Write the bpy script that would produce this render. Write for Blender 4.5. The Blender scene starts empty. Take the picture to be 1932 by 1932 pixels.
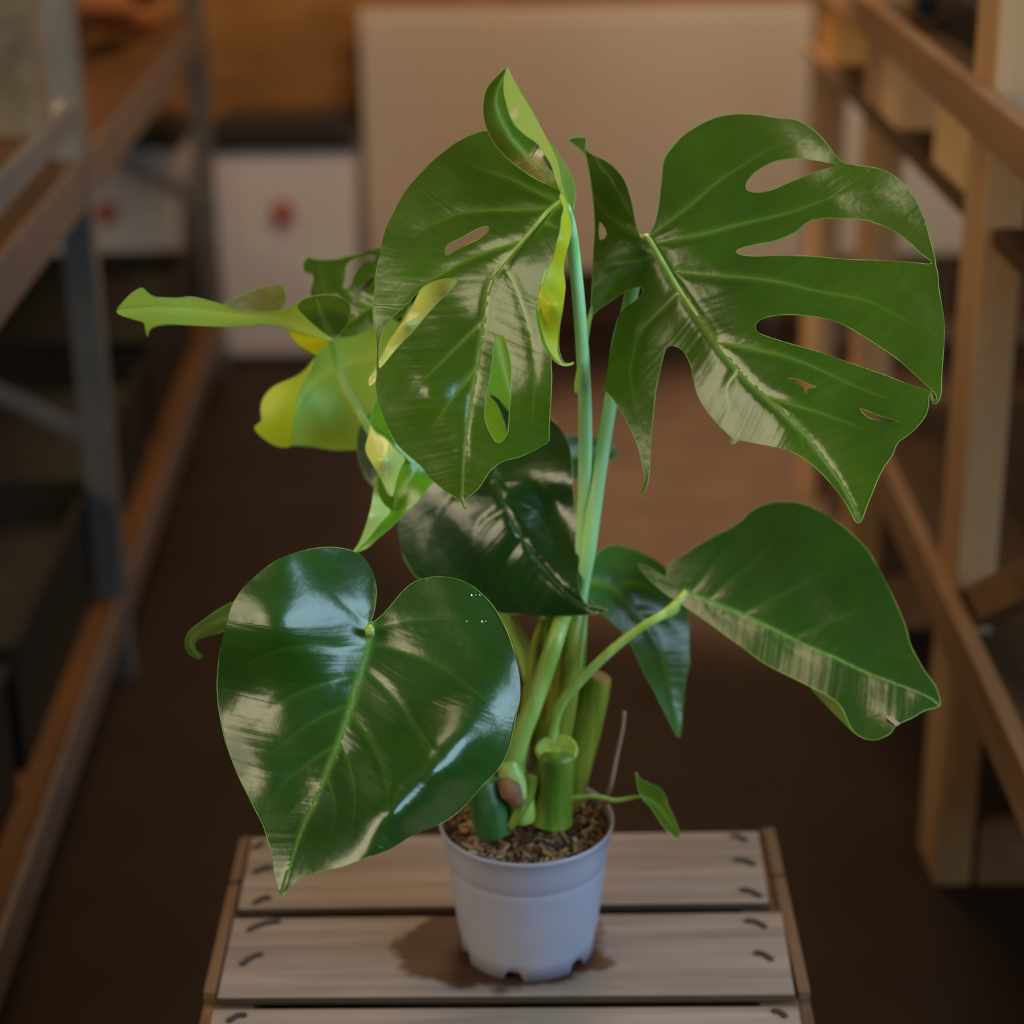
import bpy, bmesh, math, random
import numpy as np
from mathutils import Vector, Matrix
from mathutils.geometry import delaunay_2d_cdt

random.seed(7)
RNG = np.random.default_rng(11)
SC = bpy.context.scene
COL = SC.collection
R = math.radians

# ------------------------------------------------------------------ camera
IMG = 1932.0
FPX = 3720.0                       # focal length in pixels of a 1932 px frame
PITCH, ROLL = R(21.24), R(0.75)
CAM = np.array([0.0, -1.363, 1.22])
fw = np.array([0, math.cos(PITCH), -math.sin(PITCH)])
r0 = np.array([1.0, 0, 0]); u0 = np.array([0, math.sin(PITCH), math.cos(PITCH)])
rt = r0 * math.cos(ROLL) - u0 * math.sin(ROLL)
up = u0 * math.cos(ROLL) + r0 * math.sin(ROLL)
cd = bpy.data.cameras.new('camera'); cam = bpy.data.objects.new('camera', cd); COL.objects.link(cam)
cd.sensor_width = 24.0; cd.sensor_fit = 'HORIZONTAL'; cd.lens = 24.0 * FPX / IMG
m = Matrix.Identity(4)
for i in range(3):
    m[i][0], m[i][1], m[i][2], m[i][3] = rt[i], up[i], -fw[i], CAM[i]
cam.matrix_world = m
cd.dof.use_dof = True; cd.dof.focus_distance = 1.355; cd.dof.aperture_fstop = 2.0
cd.clip_start = 0.05
SC.camera = cam

# ------------------------------------------------------------------ light and exposure
SC.view_settings.view_transform = 'Standard'; SC.view_settings.look = 'None'
SC.view_settings.gamma = 1.0; SC.view_settings.use_curve_mapping = False
SC.view_settings.exposure = 1.02
w = bpy.data.worlds.new('world'); SC.world = w; w.use_nodes = True
w.node_tree.nodes['Background'].inputs[0].default_value = (0.55, 0.7, 1.0, 1)
w.node_tree.nodes['Background'].inputs[1].default_value = 0.3

def area(name, loc, aim, sx, sy, power, col):
    l = bpy.data.lights.new(name, 'AREA'); l.shape = 'RECTANGLE'; l.size = sx; l.size_y = sy
    l.energy = power; l.color = col
    o = bpy.data.objects.new(name, l); COL.objects.link(o); o.location = loc
    o.rotation_euler = (Vector(aim) - Vector(loc)).to_track_quat('-Z', 'Y').to_euler()
    return o
# daylight through the two windows of the shop (right wall and left wall, ahead of the shelves)
area('window_light_right', (1.86, -0.95, 1.40), (0.0, -0.4, 0.75), 1.9, 1.4, 26, (0.52, 0.79, 1.0))
area('window_light_left', (-1.86, -1.30, 1.60), (0.0, -0.6, 0.8), 2.0, 1.6, 28, (1.0, 0.82, 0.50))
# warm ceiling lamps over the aisle, and an added floor spot
area('ceiling_lamp_back', (0.35, 1.75, 2.52), (0.35, 2.2, 0), 1.2, 0.25, 18, (1.0, 0.74, 0.48))
sl = bpy.data.lights.new('floor_pool_spot', 'SPOT'); sl.energy = 640; sl.color = (1.0, 0.70, 0.44); sl.spot_size = R(36); sl.spot_blend = 0.8; sl.shadow_soft_size = 0.06  # unseen spot, added to pool warm light on the back right floor
so = bpy.data.objects.new('floor_pool_spot', sl); COL.objects.link(so); so.location = (0.36, 1.75, 2.5); so.rotation_euler = (Vector((0.50, 1.90, 0)) - Vector(so.location)).to_track_quat('-Z', 'Y').to_euler()
area('ceiling_lamp_mid', (0.0, 0.65, 2.52), (0.0, 0.55, 0), 1.2, 0.25, 4, (1.0, 0.74, 0.45))

# ------------------------------------------------------------------ helpers
def ray(px, py):
    px = np.asarray(px, float); py = np.asarray(py, float)
    return fw[None, :] + np.outer((px - 966) / FPX, rt) + np.outer((966 - py) / FPX, up)
def atY(pts, Y):
    p = np.asarray(pts, float).reshape(-1, 2); d = ray(p[:, 0], p[:, 1])
    t = (np.broadcast_to(Y, (len(p),)) - CAM[1]) / d[:, 1]
    return CAM + d * t[:, None]
def atZ(px, py, z):
    d = ray([px], [py])[0]; return CAM + d * ((z - CAM[2]) / d[2])
def atX(px, py, x):
    d = ray([px], [py])[0]; return CAM + d * ((x - CAM[0]) / d[0])

def tag(o, label=None, cat=None, group=None, kind=None):
    if label: o['label'] = label
    if cat: o['category'] = cat
    if group: o['group'] = group
    if kind: o['kind'] = kind
    return o
def empty(name, loc, label=None, cat=None, group=None):
    o = bpy.data.objects.new(name, None); COL.objects.link(o); o.location = loc; o.empty_display_size = 0.05
    return tag(o, label, cat, group)
def link(name, me, mats, parent=None, smooth=False):
    """mesh given in world coordinates"""
    o = bpy.data.objects.new(name, me); COL.objects.link(o)
    for mt in (mats if isinstance(mats, (list, tuple)) else [mats]): me.materials.append(mt)
    if smooth:
        me.polygons.foreach_set('use_smooth', [True] * len(me.polygons))
    if parent:
        o.parent = parent
        if parent.type == 'EMPTY':
            o.matrix_parent_inverse = (Matrix.Translation(parent.location) @ parent.rotation_euler.to_matrix().to_4x4()).inverted()
    return o
class MB:
    def __init__(s): s.v = []; s.f = []; s.m = []
    def add(s, v, f, mi=0):
        b = len(s.v); s.v += [tuple(map(float, x)) for x in v]; s.f += [tuple(b + i for i in q) for q in f]; s.m += [mi] * len(f)
    def hexa(s, c8, mi=0):
        s.add(c8, [(0, 3, 2, 1), (4, 5, 6, 7), (0, 1, 5, 4), (1, 2, 6, 5), (2, 3, 7, 6), (3, 0, 4, 7)], mi)
    def box(s, lo, hi, mi=0):
        x0, y0, z0 = lo; x1, y1, z1 = hi
        s.hexa([(x0, y0, z0), (x1, y0, z0), (x1, y1, z0), (x0, y1, z0), (x0, y0, z1), (x1, y0, z1), (x1, y1, z1), (x0, y1, z1)], mi)
    def beam(s, p0, p1, a, ha, hb, mi=0):
        """box from p0 to p1; a = a direction across; ha, hb half sizes along a and the third axis"""
        p0 = np.array(p0, float); p1 = np.array(p1, float); d = p1 - p0; d /= np.linalg.norm(d)
        a = np.array(a, float); a -= d * a.dot(d); a /= np.linalg.norm(a); b = np.cross(d, a)
        c = []
        for p in (p0, p1):
            c += [p - a * ha - b * hb, p + a * ha - b * hb, p + a * ha + b * hb, p - a * ha + b * hb]
        s.hexa(c, mi)
    def tube(s, pts, rad, n=10, mi=0, caps=True, closed=False):
        pts = np.asarray(pts, float); k = len(pts); rad = np.broadcast_to(rad, (k,))
        T = np.roll(pts, -1, 0) - np.roll(pts, 1, 0) if closed else np.gradient(pts, axis=0)
        T /= np.linalg.norm(T, axis=1)[:, None] + 1e-12
        a = np.array([0.3, 0.9, 0.2]); a -= T[0] * a.dot(T[0]); a /= np.linalg.norm(a)
        V = []
        ang = np.linspace(0, 2 * math.pi, n, endpoint=False)
        for i in range(k):
            a = a - T[i] * a.dot(T[i]); a /= np.linalg.norm(a); b = np.cross(T[i], a)
            V.append(pts[i] + rad[i] * (np.outer(np.cos(ang), a) + np.outer(np.sin(ang), b)))
        V = np.concatenate(V); F = []
        for i in range(k if closed else k - 1):
            j = (i + 1) % k
            for q in range(n): F.append((i * n + q, i * n + (q + 1) % n, j * n + (q + 1) % n, j * n + q))
        if caps and not closed: F.append(tuple(range(n - 1, -1, -1))); F.append(tuple((k - 1) * n + q for q in range(n)))
        s.add(V, F, mi)
    def lathe(s, prof, c, n=48, mi=0):
        V = []; F = []
        for (r, z) in prof:
            for q in range(n):
                t = 2 * math.pi * q / n; V.append((c[0] + r * math.cos(t), c[1] + r * math.sin(t), c[2] + z))
        for i in range(len(prof) - 1):
            for q in range(n): F.append((i * n + q, i * n + (q + 1) % n, (i + 1) * n + (q + 1) % n, (i + 1) * n + q))
        s.add(V, F, mi)
    def mesh(s, name):
        me = bpy.data.meshes.new(name); me.from_pydata(s.v, [], s.f)
        me.polygons.foreach_set('material_index', s.m); me.update(); return me
    def build(s, name, mats, parent=None, smooth=False, bevel=0):
        me = s.mesh(name); bm = bmesh.new(); bm.from_mesh(me)
        bmesh.ops.recalc_face_normals(bm, faces=bm.faces)
        if bevel: bmesh.ops.bevel(bm, geom=bm.edges[:], offset=bevel, segments=2, affect='EDGES', profile=0.6)
        bm.to_mesh(me); bm.free()
        return link(name, me, mats, parent, smooth)
def spline(P, n=8, closed=False):
    """Catmull-Rom (centripetal is not needed at this density)"""
    P = np.asarray(P, float); k = len(P); out = []
    for i in range(k if closed else k - 1):
        if closed: a, b, c, d = P[(i - 1) % k], P[i], P[(i + 1) % k], P[(i + 2) % k]
        else: a, b, c, d = P[max(i - 1, 0)], P[i], P[i + 1], P[min(i + 2, k - 1)]
        for t in np.linspace(0, 1, n, endpoint=False):
            out.append(0.5 * (2 * b + (c - a) * t + (2 * a - 5 * b + 4 * c - d) * t * t + (3 * b - a - 3 * c + d) * t ** 3))
    if not closed: out.append(P[-1])
    return np.array(out)
def resample(P, step, closed=True):
    P = np.asarray(P, float)
    if closed: P = np.vstack([P, P[:1]])
    L = np.r_[0, np.cumsum(np.linalg.norm(np.diff(P, axis=0), axis=1))]
    n = max(6, int(round(L[-1] / step))); t = np.linspace(0, L[-1], n + 1)
    Q = np.stack([np.interp(t, L, P[:, i]) for i in range(P.shape[1])], 1)
    return Q[:-1] if closed else Q
def inpoly(pts, poly):
    x, y = pts[:, 0], pts[:, 1]; ins = np.zeros(len(pts), bool); n = len(poly); j = n - 1
    for i in range(n):
        xi, yi = poly[i]; xj, yj = poly[j]
        if yi != yj:
            c = ((yi > y) != (yj > y)) & (x < (xj - xi) * (y - yi) / (yj - yi) + xi); ins ^= c
        j = i
    return ins
def dist_poly(pts, line):
    """distance to a polyline, and arc length + signed side of the nearest point"""
    best = np.full(len(pts), 1e9); arc = np.zeros(len(pts)); side = np.zeros(len(pts)); L = 0
    for a, b in zip(line[:-1], line[1:]):
        d = b - a; l = np.linalg.norm(d)
        if l < 1e-9: continue
        t = np.clip(((pts - a) @ d) / (l * l), 0, 1); q = a + t[:, None] * d
        D = np.linalg.norm(pts - q, axis=1); mk = D < best
        best[mk] = D[mk]; arc[mk] = (L + t * l)[mk]
        side[mk] = np.sign(d[0] * (pts[:, 1] - a[1]) - d[1] * (pts[:, 0] - a[0]))[mk]; L += l
    return best, arc, side
def tps(ctrl):
    C = np.asarray(ctrl, float); X = C[:, :2] / 300.0; z = C[:, 2]; n = len(C)
    def U(r2): return np.where(r2 > 1e-12, 0.5 * r2 * np.log(r2 + 1e-12), 0)
    K = U(((X[:, None] - X[None]) ** 2).sum(-1)) + np.eye(n) * 1e-4
    Pm = np.c_[np.ones(n), X]
    A = np.block([[K, Pm], [Pm.T, np.zeros((3, 3))]]); wv = np.linalg.solve(A + np.eye(n + 3) * 1e-9, np.r_[z, 0, 0, 0])
    def f(p):
        p = np.asarray(p, float) / 300.0
        return U(((p[:, None] - X[None]) ** 2).sum(-1)) @ wv[:n] + np.c_[np.ones(len(p)), p] @ wv[n:]
    return f
def crop(ox, oy, s):
    return lambda pts: [(ox + p[0] / s, oy + p[1] / s) + tuple(p[2:]) for p in pts]
C1 = crop(200, 420, 3.019); C2 = crop(640, 100, 2.195); C3 = crop(1040, 180, 2.356); C4 = crop(340, 980, 2.610)
C5 = crop(740, 760, 2.610); C6 = crop(1060, 900, 2.542); C7 = crop(780, 1280, 3.117); C8 = crop(360, 1500, 1.61)

# ------------------------------------------------------------------ materials
def nodes(name):
    mt = bpy.data.materials.new(name); mt.use_nodes = True; nt = mt.node_tree
    return mt, nt, nt.nodes['Principled BSDF']
def nd(nt, t, **kw):
    n = nt.nodes.new(t)
    for k, v in kw.items():
        if k in n.inputs: n.inputs[k].default_value = v
        else: setattr(n, k, v)
    return n
def ramp(nt, src, stops):
    r = nt.nodes.new('ShaderNodeValToRGB'); e = r.color_ramp.elements
    while len(e) < len(stops): e.new(0.5)
    for i, (p, c) in enumerate(stops): e[i].position = p; e[i].color = (*c, 1)
    nt.links.new(src, r.inputs[0]); return r.outputs[0]
def mixc(nt, fac, a, b, mode='MIX'):
    x = nt.nodes.new('ShaderNodeMix'); x.data_type = 'RGBA'; x.blend_type = mode
    for s, v in ((0, fac), (6, a), (7, b)):
        if hasattr(v, 'links'): nt.links.new(v, x.inputs[s])
        elif s == 0: x.inputs[0].default_value = v
        else: x.inputs[s].default_value = (*v, 1)
    return x.outputs[2]
def math_(nt, op, a, b=0.0, c=None):
    x = nt.nodes.new('ShaderNodeMath'); x.operation = op
    for i, v in enumerate((a, b) if c is None else (a, b, c)):
        if hasattr(v, 'links'): nt.links.new(v, x.inputs[i])
        else: x.inputs[i].default_value = v
    return x.outputs[0]
def plain(name, col, rough=0.5, metal=0.0, var=0.15, scale=30, bump=0.0, spec=0.5):
    mt, nt, p = nodes(name); tc = nd(nt, 'ShaderNodeTexCoord')
    n = nd(nt, 'ShaderNodeTexNoise', Scale=scale, Detail=5.0); nt.links.new(tc.outputs['Object'], n.inputs['Vector'])
    c = ramp(nt, n.outputs[0], [(0.3, tuple(x * (1 - var) for x in col)), (0.7, tuple(min(1, x * (1 + var)) for x in col))])
    nt.links.new(c, p.inputs['Base Color']); p.inputs['Roughness'].default_value = rough; p.inputs['Metallic'].default_value = metal
    p.inputs['Specular IOR Level'].default_value = spec
    if bump:
        b = nd(nt, 'ShaderNodeBump', Strength=bump, Distance=0.002); nt.links.new(n.outputs[0], b.inputs['Height']); nt.links.new(b.outputs[0], p.inputs['Normal'])
    return mt
def wood(name, dark, light, axis=0, rough=0.6, scale=1.0, knots=True):
    mt, nt, p = nodes(name); tc = nd(nt, 'ShaderNodeTexCoord')
    mp = nd(nt, 'ShaderNodeMapping'); sc = [55 * scale] * 3; sc[axis] = 3.0 * scale; mp.inputs['Scale'].default_value = sc
    nt.links.new(tc.outputs['Object'], mp.inputs[0])
    n = nd(nt, 'ShaderNodeTexNoise', Scale=1.0, Detail=6.0, Roughness=0.6, Distortion=0.6); nt.links.new(mp.outputs[0], n.inputs['Vector'])
    n2 = nd(nt, 'ShaderNodeTexNoise', Scale=7.0, Detail=3.0); nt.links.new(tc.outputs['Object'], n2.inputs['Vector'])
    c = ramp(nt, n.outputs[0], [(0.28, dark), (0.72, light)])
    c2 = mixc(nt, n2.outputs[0], c, tuple(0.55 * x for x in light), 'MIX')
    c3 = mixc(nt, 0.55, c, c2)
    nt.links.new(c3, p.inputs['Base Color']); p.inputs['Roughness'].default_value = rough; p.inputs['Specular IOR Level'].default_value = 0.3
    b = nd(nt, 'ShaderNodeBump', Strength=0.35, Distance=0.001); nt.links.new(n.outputs[0], b.inputs['Height']); nt.links.new(b.outputs[0], p.inputs['Normal'])
    return mt, nt, p, c3, tc

def leaf_mat(name, top, dark, under, vein, transl=0.3, tcol=None, rough=0.3, fine=0.5, vstr=0.75, coat=0.16):
    mt, nt, p = nodes(name); L = nt.links.new
    geo = nd(nt, 'ShaderNodeNewGeometry'); tc = nd(nt, 'ShaderNodeTexCoord')
    va = nd(nt, 'ShaderNodeAttribute', attribute_name='vein'); ph = nd(nt, 'ShaderNodeAttribute', attribute_name='phase')
    n1 = nd(nt, 'ShaderNodeTexNoise', Scale=11.0, Detail=4.0); L(tc.outputs['Object'], n1.inputs['Vector'])
    n2 = nd(nt, 'ShaderNodeTexNoise', Scale=220.0, Detail=3.0); L(tc.outputs['Object'], n2.inputs['Vector'])
    # fine side veins: 1D noise along the phase coordinate
    n3 = nd(nt, 'ShaderNodeTexNoise', Scale=0.06, Detail=1.5); n3.noise_dimensions = '1D'; L(ph.outputs['Fac'], n3.inputs['W'])
    c = ramp(nt, n1.outputs[0], [(0.32, dark), (0.68, top)])
    st = ramp(nt, n3.outputs[0], [(0.42, (0.90, 0.90, 0.90)), (0.62, (1.06, 1.06, 1.06))])
    c = mixc(nt, 0.6, c, st, 'MULTIPLY')
    vf = math_(nt, 'MULTIPLY', va.outputs['Fac'], vstr)
    c = mixc(nt, vf, c, vein)
    cu = mixc(nt, math_(nt, 'MULTIPLY', va.outputs['Fac'], 0.6), under, tuple(min(1, x * 1.6 + 0.02) for x in under))
    col = mixc(nt, geo.outputs['Backfacing'], c, cu)
    L(col, p.inputs['Base Color'])
    rg = math_(nt, 'MULTIPLY_ADD', n1.outputs[0], 0.14, rough - 0.07)
    rg = math_(nt, 'ADD', rg, math_(nt, 'MULTIPLY', geo.outputs['Backfacing'], 0.14))
    L(rg, p.inputs['Roughness']); p.inputs['Specular IOR Level'].default_value = 0.8; p.inputs['Coat Weight'].default_value = coat; p.inputs['Coat Roughness'].default_value = 0.2
    n4 = nd(nt, 'ShaderNodeTexNoise', Scale=58.0, Detail=2.0); L(tc.outputs['Object'], n4.inputs['Vector'])
    h = math_(nt, 'ADD', math_(nt, 'MULTIPLY_ADD', n4.outputs[0], 1.6, n3.outputs[0]), math_(nt, 'MULTIPLY', n2.outputs[0], 0.5))
    b = nd(nt, 'ShaderNodeBump', Strength=fine, Distance=0.0007); L(h, b.inputs['Height']); L(b.outputs[0], p.inputs['Normal'])
    tr = nd(nt, 'ShaderNodeBsdfTranslucent'); L(b.outputs[0], tr.inputs['Normal'])
    tcn = mixc(nt, math_(nt, 'MULTIPLY', va.outputs['Fac'], 0.5), tcol or (0.25, 0.5, 0.03), (0.6, 0.75, 0.2))
    L(tcn, tr.inputs['Color'])
    mx = nd(nt, 'ShaderNodeMixShader', Fac=transl); out = nt.nodes['Material Output']
    L(p.outputs[0], mx.inputs[1]); L(tr.outputs[0], mx.inputs[2]); L(mx.outputs[0], out.inputs[0])
    return mt
def stem_mat(name, a, b, rough=0.35, sc=8.0):
    mt, nt, p = nodes(name); tc = nd(nt, 'ShaderNodeTexCoord')
    mp = nd(nt, 'ShaderNodeMapping'); mp.inputs['Scale'].default_value = (sc * 14, sc * 14, sc); nt.links.new(tc.outputs['Object'], mp.inputs[0])
    n = nd(nt, 'ShaderNodeTexNoise', Scale=1.0, Detail=4.0); nt.links.new(mp.outputs[0], n.inputs['Vector'])
    nt.links.new(ramp(nt, n.outputs[0], [(0.35, a), (0.68, b)]), p.inputs['Base Color']); p.inputs['Roughness'].default_value = rough
    p.inputs['Subsurface Weight'].default_value = 0.15; p.inputs['Subsurface Radius'].default_value = (0.004, 0.006, 0.002)
    return mt

M = {}
M['leaf'] = leaf_mat('leaf_mature', (0.068, 0.165, 0.006), (0.032, 0.098, 0.006), (0.22, 0.36, 0.04), (0.24, 0.42, 0.06), 0.24, (0.20, 0.40, 0.008), 0.27)
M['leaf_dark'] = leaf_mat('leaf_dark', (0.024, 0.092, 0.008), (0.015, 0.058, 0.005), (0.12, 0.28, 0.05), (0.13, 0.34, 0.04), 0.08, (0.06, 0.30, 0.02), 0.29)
M['leaf_young'] = leaf_mat('leaf_young', (0.16, 0.44, 0.020), (0.11, 0.36, 0.015), (0.50, 0.80, 0.12), (0.6, 0.76, 0.22), 0.28, (0.42, 0.66, 0.03), 0.24, 0.2)
M['leaf_yellow'] = leaf_mat('leaf_yellow_underside', (0.16, 0.38, 0.03), (0.12, 0.3, 0.02), (0.60, 0.66, 0.02), (0.6, 0.66, 0.2), 0.42, (0.75, 0.85, 0.012), 0.34, 0.25)
M['leaf_shade'] = leaf_mat('leaf_shaded', (0.010, 0.056, 0.007), (0.006, 0.034, 0.004), (0.12, 0.28, 0.05), (0.05, 0.16, 0.02), 0.04, (0.06, 0.30, 0.02), 0.25, vstr=0.3)  # darkened copy of leaf_dark: the shade at the centre is in the colour
M['leaf_mid'] = leaf_mat('leaf_mid', (0.075, 0.24, 0.035), (0.05, 0.17, 0.025), (0.2, 0.38, 0.05), (0.2, 0.42, 0.06), 0.22, (0.16, 0.42, 0.03), 0.3)
M['leaf_fold'] = leaf_mat('leaf_fold', (0.16, 0.38, 0.03), (0.12, 0.3, 0.02), (0.46, 0.54, 0.09), (0.6, 0.66, 0.2), 0.32, (0.50, 0.60, 0.04), 0.3, 0.3)
M['leaf_pale'] = leaf_mat('leaf_pale_roll', (0.30, 0.55, 0.06), (0.2, 0.45, 0.04), (0.74, 0.82, 0.22), (0.8, 0.85, 0.35), 0.25, (0.60, 0.75, 0.06), 0.2, 0.4)
M['rim'] = stem_mat('leaf_edge', (0.16, 0.36, 0.04), (0.30, 0.50, 0.10), 0.35)
M['petiole'] = stem_mat('petiole_green', (0.32, 0.74, 0.26), (0.55, 0.86, 0.46))
M['petiole_yellow'] = stem_mat('petiole_olive', (0.16, 0.22, 0.015), (0.34, 0.36, 0.045))
M['petiole_lime'] = stem_mat('petiole_pale', (0.28, 0.45, 0.06), (0.46, 0.62, 0.16))  # pale yellow-green, for stalks and midribs

# ------------------------------------------------------------------ room
XL, XR, YF, YB, ZC = -1.9, 1.9, -2.7, 2.95, 2.6
M['floor'] = plain('dark_floor', (0.024, 0.0145, 0.0100), 0.5, var=0.2, scale=6, bump=0.05, spec=0.12)
M['plaster'] = plain('warm_plaster', (0.11, 0.075, 0.05), 0.8, var=0.08, scale=4)
M['ceil'] = plain('ceiling_paint', (0.14, 0.10, 0.07), 0.85, var=0.05, scale=4)
def osb():
    mt, nt, p = nodes('wood_panelling'); tc = nd(nt, 'ShaderNodeTexCoord')
    mp = nd(nt, 'ShaderNodeMapping'); mp.inputs['Scale'].default_value = (3.0, 3.0, 9.0); nt.links.new(tc.outputs['Object'], mp.inputs[0])
    n = nd(nt, 'ShaderNodeTexNoise', Scale=1.6, Detail=5.0); nt.links.new(mp.outputs[0], n.inputs['Vector'])
    nt.links.new(ramp(nt, n.outputs[0], [(0.3, (0.19, 0.080, 0.018)), (0.7, (0.42, 0.185, 0.046))]), p.inputs['Base Color'])
    p.inputs['Roughness'].default_value = 0.55; return mt
M['osb'] = osb()
def slab(name, lo, hi, mt):
    b = MB(); b.box(lo, hi); return tag(b.build(name, mt), kind='structure')
slab('floor', (XL - .1, YF - .1, -.1), (XR + .1, YB + .1, 0), M['floor'])
slab('ceiling', (XL - .1, YF - .1, ZC), (XR + .1, YB + .1, ZC + .1), M['ceil'])
slab('wall_back', (XL - .1, YB, 0), (XR + .1, YB + .1, ZC), M['osb'])
slab('wall_front', (XL - .1, YF - .1, 0), (XR + .1, YF, ZC), M['plaster'])
slab('baseboard_back', (XL, YB - .022, 0), (XR, YB, .11), plain('brown_skirting', (0.16, 0.065, 0.026), 0.5))
def wall_with_window(name, x0, x1, yc, zc, wy, hz, n):
    b = MB(); y0, y1, z0, z1 = yc - wy / 2, yc + wy / 2, zc - hz / 2, zc + hz / 2
    b.box((x0, YF, 0), (x1, y0, ZC)); b.box((x0, y1, 0), (x1, YB, ZC)); b.box((x0, y0, 0), (x1, y1, z0)); b.box((x0, y0, z1), (x1, y1, ZC))
    tag(b.build(name, M['plaster']), kind='structure')
    f = MB(); xm = (x0 + x1) / 2; t = .025
    for lo, hi in (((xm - t, y0, z0), (xm + t, y0 + .05, z1)), ((xm - t, y1 - .05, z0), (xm + t, y1, z1)), ((xm - t, y0 + .05, z0), (xm + t, y1 - .05, z0 + .05)), ((xm - t, y0 + .05, z1 - .05), (xm + t, y1 - .05, z1)), ((xm - t, yc - .02, z0 + .05), (xm + t, yc + .02, z1 - .05))): f.box(lo, hi)
    tag(f.build('window_%d' % n, plain('window_paint_%d' % n, (0.6, 0.6, 0.58), 0.4)), kind='structure')
wall_with_window('wall_right', XR, XR + .1, -0.95, 1.40, 1.95, 1.45, 1)
wall_with_window('wall_left', XL - .1, XL, -1.30, 1.60, 2.05, 1.65, 2)

# ------------------------------------------------------------------ radiators, bins at the back wall
M['radiator'] = plain('radiator_enamel', (0.55, 0.44, 0.35), 0.4, var=0.03, scale=3)
M['grille'] = plain('radiator_grille', (0.30, 0.22, 0.17), 0.5)
def radiator(x0, x1, z0, z1, label):
    t = empty('radiator', ((x0 + x1) / 2, YB - .1, z0), label, 'radiator')
    yf, yb = YB - .13, YB - .05
    b = MB(); b.box((x0, yf, z0), (x1, yf + .018, z1 - .012)); b.build('front_panel', M['radiator'], t, bevel=.006)
    b = MB(); b.box((x0, yb - .018, z0), (x1, yb, z1 - .012)); b.build('rear_panel', M['radiator'], t, bevel=.004)
    b = MB()
    for k in range(int((x1 - x0) / .02)): b.box((x0 + .01 + k * .02, yf + .02, z0 + .03), (x0 + .013 + k * .02, yb - .02, z1 - .03))
    o = b.build('convector_fins', M['grille'], t); o['kind'] = 'stuff'
    for xs in (x0 + .002, x1 - .010):
        b = MB(); b.box((xs, yf + .018, z0 + .02), (xs + .008, yb - .018, z1 - .004)); b.build('side_cover', M['radiator'], t)
    b = MB(); b.box((x0, yf + .004, z1 - .012), (x1, yf + .018, z1)); b.box((x0, yb - .016, z1 - .012), (x1, yb, z1))
    for k in range(int((x1 - x0) / .03)): b.box((x0 + .012 + k * .03, yf + .018, z1 - .010), (x0 + .022 + k * .03, yb - .016, z1 - .002))
    b.build('top_grille', M['radiator'], t)
    for xs in (x0 + .15, x1 - .15):
        b = MB(); b.box((xs - .02, yb, z0 + .08), (xs + .02, YB - .001, z1 - .08)); b.build('wall_bracket', M['grille'], t)
    b = MB(); b.tube([(x1 - .06, yf + .04, z0 + .02), (x1 - .06, yf + .04, 0.0)], .009, 10); b.build('pipe', M['radiator'], t, True)
    return t
pa = atY([(676, 24)], YB - .13)[0]; pb = atY([(1536, 10)], YB - .13)[0]; pc = atY([(1100, 512)], YB - .13)[0]
radiator(pa[0], pb[0], pc[2], pa[2], 'wide cream panel radiator on the wooden wall behind the plant')
pd = atY([(1592, 60)], YB - .13)[0]; pe = atY([(1905, 478)], YB - .13)[0]
radiator(pd[0], pe[0], pe[2], pa[2], 'cream panel radiator half hidden behind the wooden shelving')

M['bin'] = plain('bin_white', (0.72, 0.66, 0.66), 0.4, var=0.04, scale=5)
M['black'] = plain('black_plastic', (0.018, 0.017, 0.018), 0.45)
M['red'] = plain('red_print', (0.42, 0.12, 0.09), 0.5)
def bin_(xc, y, w_, d_, h, label):
    t = empty('waste_bin', (xc, y, 0), label, 'bin', 'white bins along the back wall')
    b = MB(); x0, x1 = xc - w_ / 2, xc + w_ / 2; k = .012
    b.hexa([(x0 + k, y - d_ / 2 + k, .006), (x1 - k, y - d_ / 2 + k, .006), (x1 - k, y + d_ / 2 - k, .006), (x0 + k, y + d_ / 2 - k, .006), (x0, y - d_ / 2, h), (x1, y - d_ / 2, h), (x1, y + d_ / 2, h), (x0, y + d_ / 2, h)])
    b.build('body', M['bin'], t, bevel=.012)
    b = MB(); b.box((x0 - .008, y - d_ / 2 - .01, h), (x1 + .008, y + d_ / 2 + .01, h + .028)); b.box((x0 + .02, y - d_ / 2 + .02, h + .028), (x1 - .02, y + d_ / 2 - .02, h + .045))
    b.build('lid', M['black'], t, bevel=.006)
    b = MB(); yy = y - d_ / 2 + .004; zc = h * .71; V = []
    n = 24
    b.lathe([(0.0001, 0), (.026, 0), (.026, .004), (.0001, .004)], (0, 0, 0), n)
    b.v = [(xc + .0 + vx, yy - .008 + vz, zc + vy) for vx, vy, vz in b.v]
    b.build('red_emblem', M['red'], t)
    b = MB(); b.box((x0 + .02, y - d_ / 2 + .02, 0), (x1 - .02, y + d_ / 2 - .02, .007)); b.build('foot_rim', M['black'], t)
yb_ = 2.81
q0 = atY([(412, 640)], yb_ - .13)[0]; q1 = atY([(682, 640)], yb_ - .13)[0]; q2 = atY([(550, 282)], yb_ - .13)[0]
bin_((q0[0] + q1[0]) / 2, yb_, q1[0] - q0[0], .26, q2[2], 'white bin with a black lid and a red emblem, nearest the radiator')
wb = q1[0] - q0[0]
bin_(q0[0] - wb * .5 - .065, yb_ + .02, wb, .26, q2[2], 'white bin seen through the metal rack, beside the other bin')

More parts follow.
